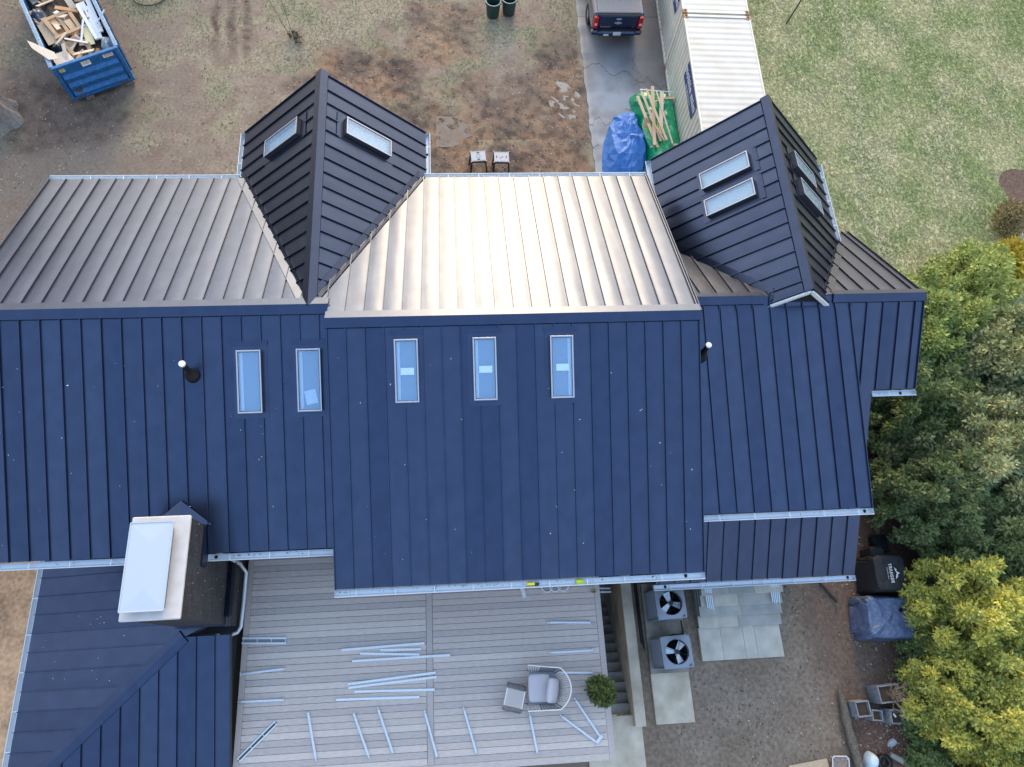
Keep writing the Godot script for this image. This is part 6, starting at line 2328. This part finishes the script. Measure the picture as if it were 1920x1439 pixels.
	# twiggy bare bush in the largest cube
	var tb := thing("bare_bush", "leafless twiggy bush growing from the largest cube planter", "bush", Vector3(11.62, 0.48, 1.45))
	for k in 34:
		var a := rng.randf() * TAU
		var e := rng.randf_range(0.5, 1.25)
		var L := rng.randf_range(0.35, 0.75)
		var d := Vector3(cos(a) * cos(e) + 0.25, sin(e), sin(a) * cos(e)).normalized()
		var s := st()
		var p0 := Vector3(rng.randf_range(-0.08, 0.08), 0, rng.randf_range(-0.08, 0.08))
		var p1 := p0 + d * L * 0.5
		var p2 := p1 + (d + Vector3(rng.randfn(), rng.randfn() * 0.3, rng.randfn()) * 0.3).normalized() * L * 0.5
		tube(s, [p0, p1, p2], [0.008, 0.006, 0.003], 5, false)
		for j in 3:
			var q := p1.lerp(p2, j / 3.0)
			tube(s, [q, q + (d + Vector3(rng.randfn(), rng.randfn() * 0.3, rng.randfn()) * 0.7).normalized() * 0.18], [0.004, 0.002], 4, false)
		put("twig", s, mat(c8(158, 142, 122), 0.9) if k == 0 else tb.get_child(0).material_override, tb)
	# trunk at the left edge: a big bare tree
	var tr := thing("bare_tree", "thick grey tree trunk at the left edge", "tree", Vector3(-15.95, 0, -18.75))
	var ts := st()
	var n := FastNoiseLite.new()
	n.seed = 5; n.frequency = 1.2; n.fractal_octaves = 4
	var prev := []
	for j in 26:
		var y := -0.05 + 0.34 * j
		var R := 0.52 + 0.28 * exp(-y * 2.2) - y * 0.02
		var ring := []
		for k in 40:
			var a := TAU * k / 40
			var rr := R * (1.0 + 0.13 * exp(-y * 1.5) * sin(a * 5.0 + 0.7)) + 0.05 * n.get_noise_3d(cos(a) * 4.0, y * 0.6, sin(a) * 4.0) + 0.03 * n.get_noise_3d(cos(a) * 12.0, y * 1.5, sin(a) * 12.0)
			ring.append(Vector3(cos(a) * rr, y, sin(a) * rr))
		if prev.size():
			for k in 40:
				var i := (k + 1) % 40
				quad(ts, prev[k], prev[i], ring[i], ring[k])
		prev = ring
	put("trunk", ts, mat(c8(156, 148, 138), 0.95, 0.0, M.blot, 1.2, M.crinkle, 0.9), tr)
	for k in 9:
		var a := TAU * k / 9.0
		var s := st()
		var p := Vector3(0, 7.0 + 0.18 * k, 0)
		var pts := [p]
		var rad := [0.2]
		for j in 5:
			p += Vector3(cos(a) * 0.9 + rng.randfn() * 0.25, 0.8, sin(a) * 0.9 + rng.randfn() * 0.25)
			pts.append(p); rad.append(0.2 - 0.036 * (j + 1))
		tube(s, pts, rad, 7)
		put("limb", s, M.bark, tr)
	# low weeds at the foot of the stakes
	evergreen("weed_clump", "small dark weed clump at the foot of the stakes", "weed", Vector3(-5.85, 0, -22.65), [[0, 0.08, 0, 0.2, 0.8], [0.15, 0.06, 0.1, 0.15, 0.8]], 900.0, Color(0.12, 0.11, 0.06), Color(0.07, 0.09, 0.04), 0.5)
	grass()
	woods()

func grass() -> void:
	# short winter turf: tufts of blades, thicker on the lawn, thin and straw-coloured in the north yard
	var s := st()
	var r := RandomNumberGenerator.new()
	r.seed = 12
	for k in 9:
		var a := r.randf() * TAU
		var p := Vector3(cos(a), 0, sin(a)) * r.randf() * 0.05
		var lean := Vector3(r.randfn() * 0.05, r.randf_range(0.025, 0.05), r.randfn() * 0.05)
		var w := Vector3(cos(a + 1.3), 0, sin(a + 1.3)) * 0.007
		tri(s, p - w, p + lean, p + w)
	var mesh := s.commit()
	var m := mat(Color(1, 1, 1), 0.8)
	m.vertex_color_use_as_albedo = true
	var xf := []
	var cl := []
	for k in 150000:
		var x := rng.randf_range(10.8, 26.0)
		var z := rng.randf_range(-26.0, -7.2)
		if lawn(x, z) < 0.6 or in_bed(x, z, g2.get_noise_2d(x, z)):
			continue
		var n1 := g1.get_noise_2d(x, z)
		var w := clampf(0.45 + n1 * 1.2 + rng.randfn() * 0.28, 0, 1)
		var c := Color(0.48, 0.44, 0.24).lerp(Color(0.22, 0.28, 0.09), w) * rng.randf_range(0.8, 1.15)
		c.a = 1.0
		xf.append(Transform3D(Basis(Vector3.UP, rng.randf() * TAU).scaled(Vector3.ONE * rng.randf_range(0.4, 0.95)), Vector3(x, height_at(x, z), z)))
		cl.append(c)
	for k in 70000:
		var x := rng.randf_range(-19.0, 5.1)
		var z := rng.randf_range(-26.0, -13.5)
		var gr: float = g1.get_noise_2d(x, z) + 0.16 - (z + 20.0) * 0.045 - abs(x + 3.0) * 0.018
		if gr < rng.randf_range(0.0, 0.4) or mud(x, z) > 0.4:
			continue
		var w := clampf(0.4 + g1.get_noise_2d(x * 0.7 + 200, z * 0.7) * 1.6 + rng.randfn() * 0.2, 0, 1)
		var c := Color(0.38, 0.315, 0.205).lerp(Color(0.235, 0.24, 0.125), w) * rng.randf_range(0.75, 1.1)
		c.a = 1.0
		xf.append(Transform3D(Basis(Vector3.UP, rng.randf() * TAU).scaled(Vector3.ONE * rng.randf_range(0.35, 0.8)), Vector3(x, height_at(x, z), z)))
		cl.append(c)
	var o := multi("grass", mesh, xf, cl, m)
	o.set_meta("kind", "stuff")
	tag(o, "short patchy winter grass on lawn and yard", "grass")

func woods() -> void:
	# bare woodland round the plot, outside the picture: the dark roofs mirror it
	var s := st()
	var r := RandomNumberGenerator.new()
	r.seed = 31
	tube(s, [Vector3(0, -0.2, 0), Vector3(0.1, 6, 0), Vector3(0.3, 14, 0.2), Vector3(0.2, 20, 0)], [0.38, 0.3, 0.16, 0.03], 6, false)
	for k in 60:
		var y := r.randf_range(3.5, 18.5)
		var a := r.randf() * TAU
		var L := lerpf(5.0, 1.6, (y - 3.5) / 15.0)
		var d := Vector3(cos(a), r.randf_range(0.3, 0.9), sin(a)).normalized()
		var p := Vector3(0.15, y, 0.1)
		tube(s, [p, p + d * L * 0.5, p + d * L + Vector3(0, 0.3, 0)], [0.09, 0.06, 0.02], 4, false)
		for j in 9:
			var q := p + d * L * r.randf_range(0.25, 1.0)
			var e := (d + Vector3(r.randfn(), r.randfn() * 0.6 + 0.2, r.randfn()) * 0.7).normalized() * r.randf_range(0.8, 1.9)
			var w := e.cross(Vector3(r.randfn(), r.randfn(), r.randfn())).normalized() * 0.035
			tri(s, q - w, q + e, q + w)
			for i in 4:
				var q2 := q + e * r.randf()
				var e2 := (e.normalized() + Vector3(r.randfn(), r.randfn(), r.randfn()) * 0.8).normalized() * r.randf_range(0.5, 1.0)
				var w2 := e2.cross(Vector3(0.3, 1, 0.2)).normalized() * 0.03
				tri(s, q2 - w2, q2 + e2, q2 + w2)
	var xf := []
	var cl := []
	for k in 150:
		var az := deg_to_rad(rng.randf_range(130.0, 305.0))
		var d := rng.randf_range(36.0, 62.0)
		xf.append(Transform3D(Basis(Vector3.UP, rng.randf() * TAU).scaled(Vector3.ONE * rng.randf_range(0.55, 0.85)), Vector3(sin(az) * d, 0, -6.0 - cos(az) * d)))
		var v := rng.randf_range(0.7, 1.2)
		cl.append(Color(0.12 * v, 0.105 * v, 0.09 * v))
	var m := mat(Color(1, 1, 1), 0.95)
	m.vertex_color_use_as_albedo = true
	var o := multi("woodland", s.commit(), xf, cl, m)
	o.set_meta("kind", "stuff")
	tag(o, "bare winter woodland surrounding the plot", "woodland")
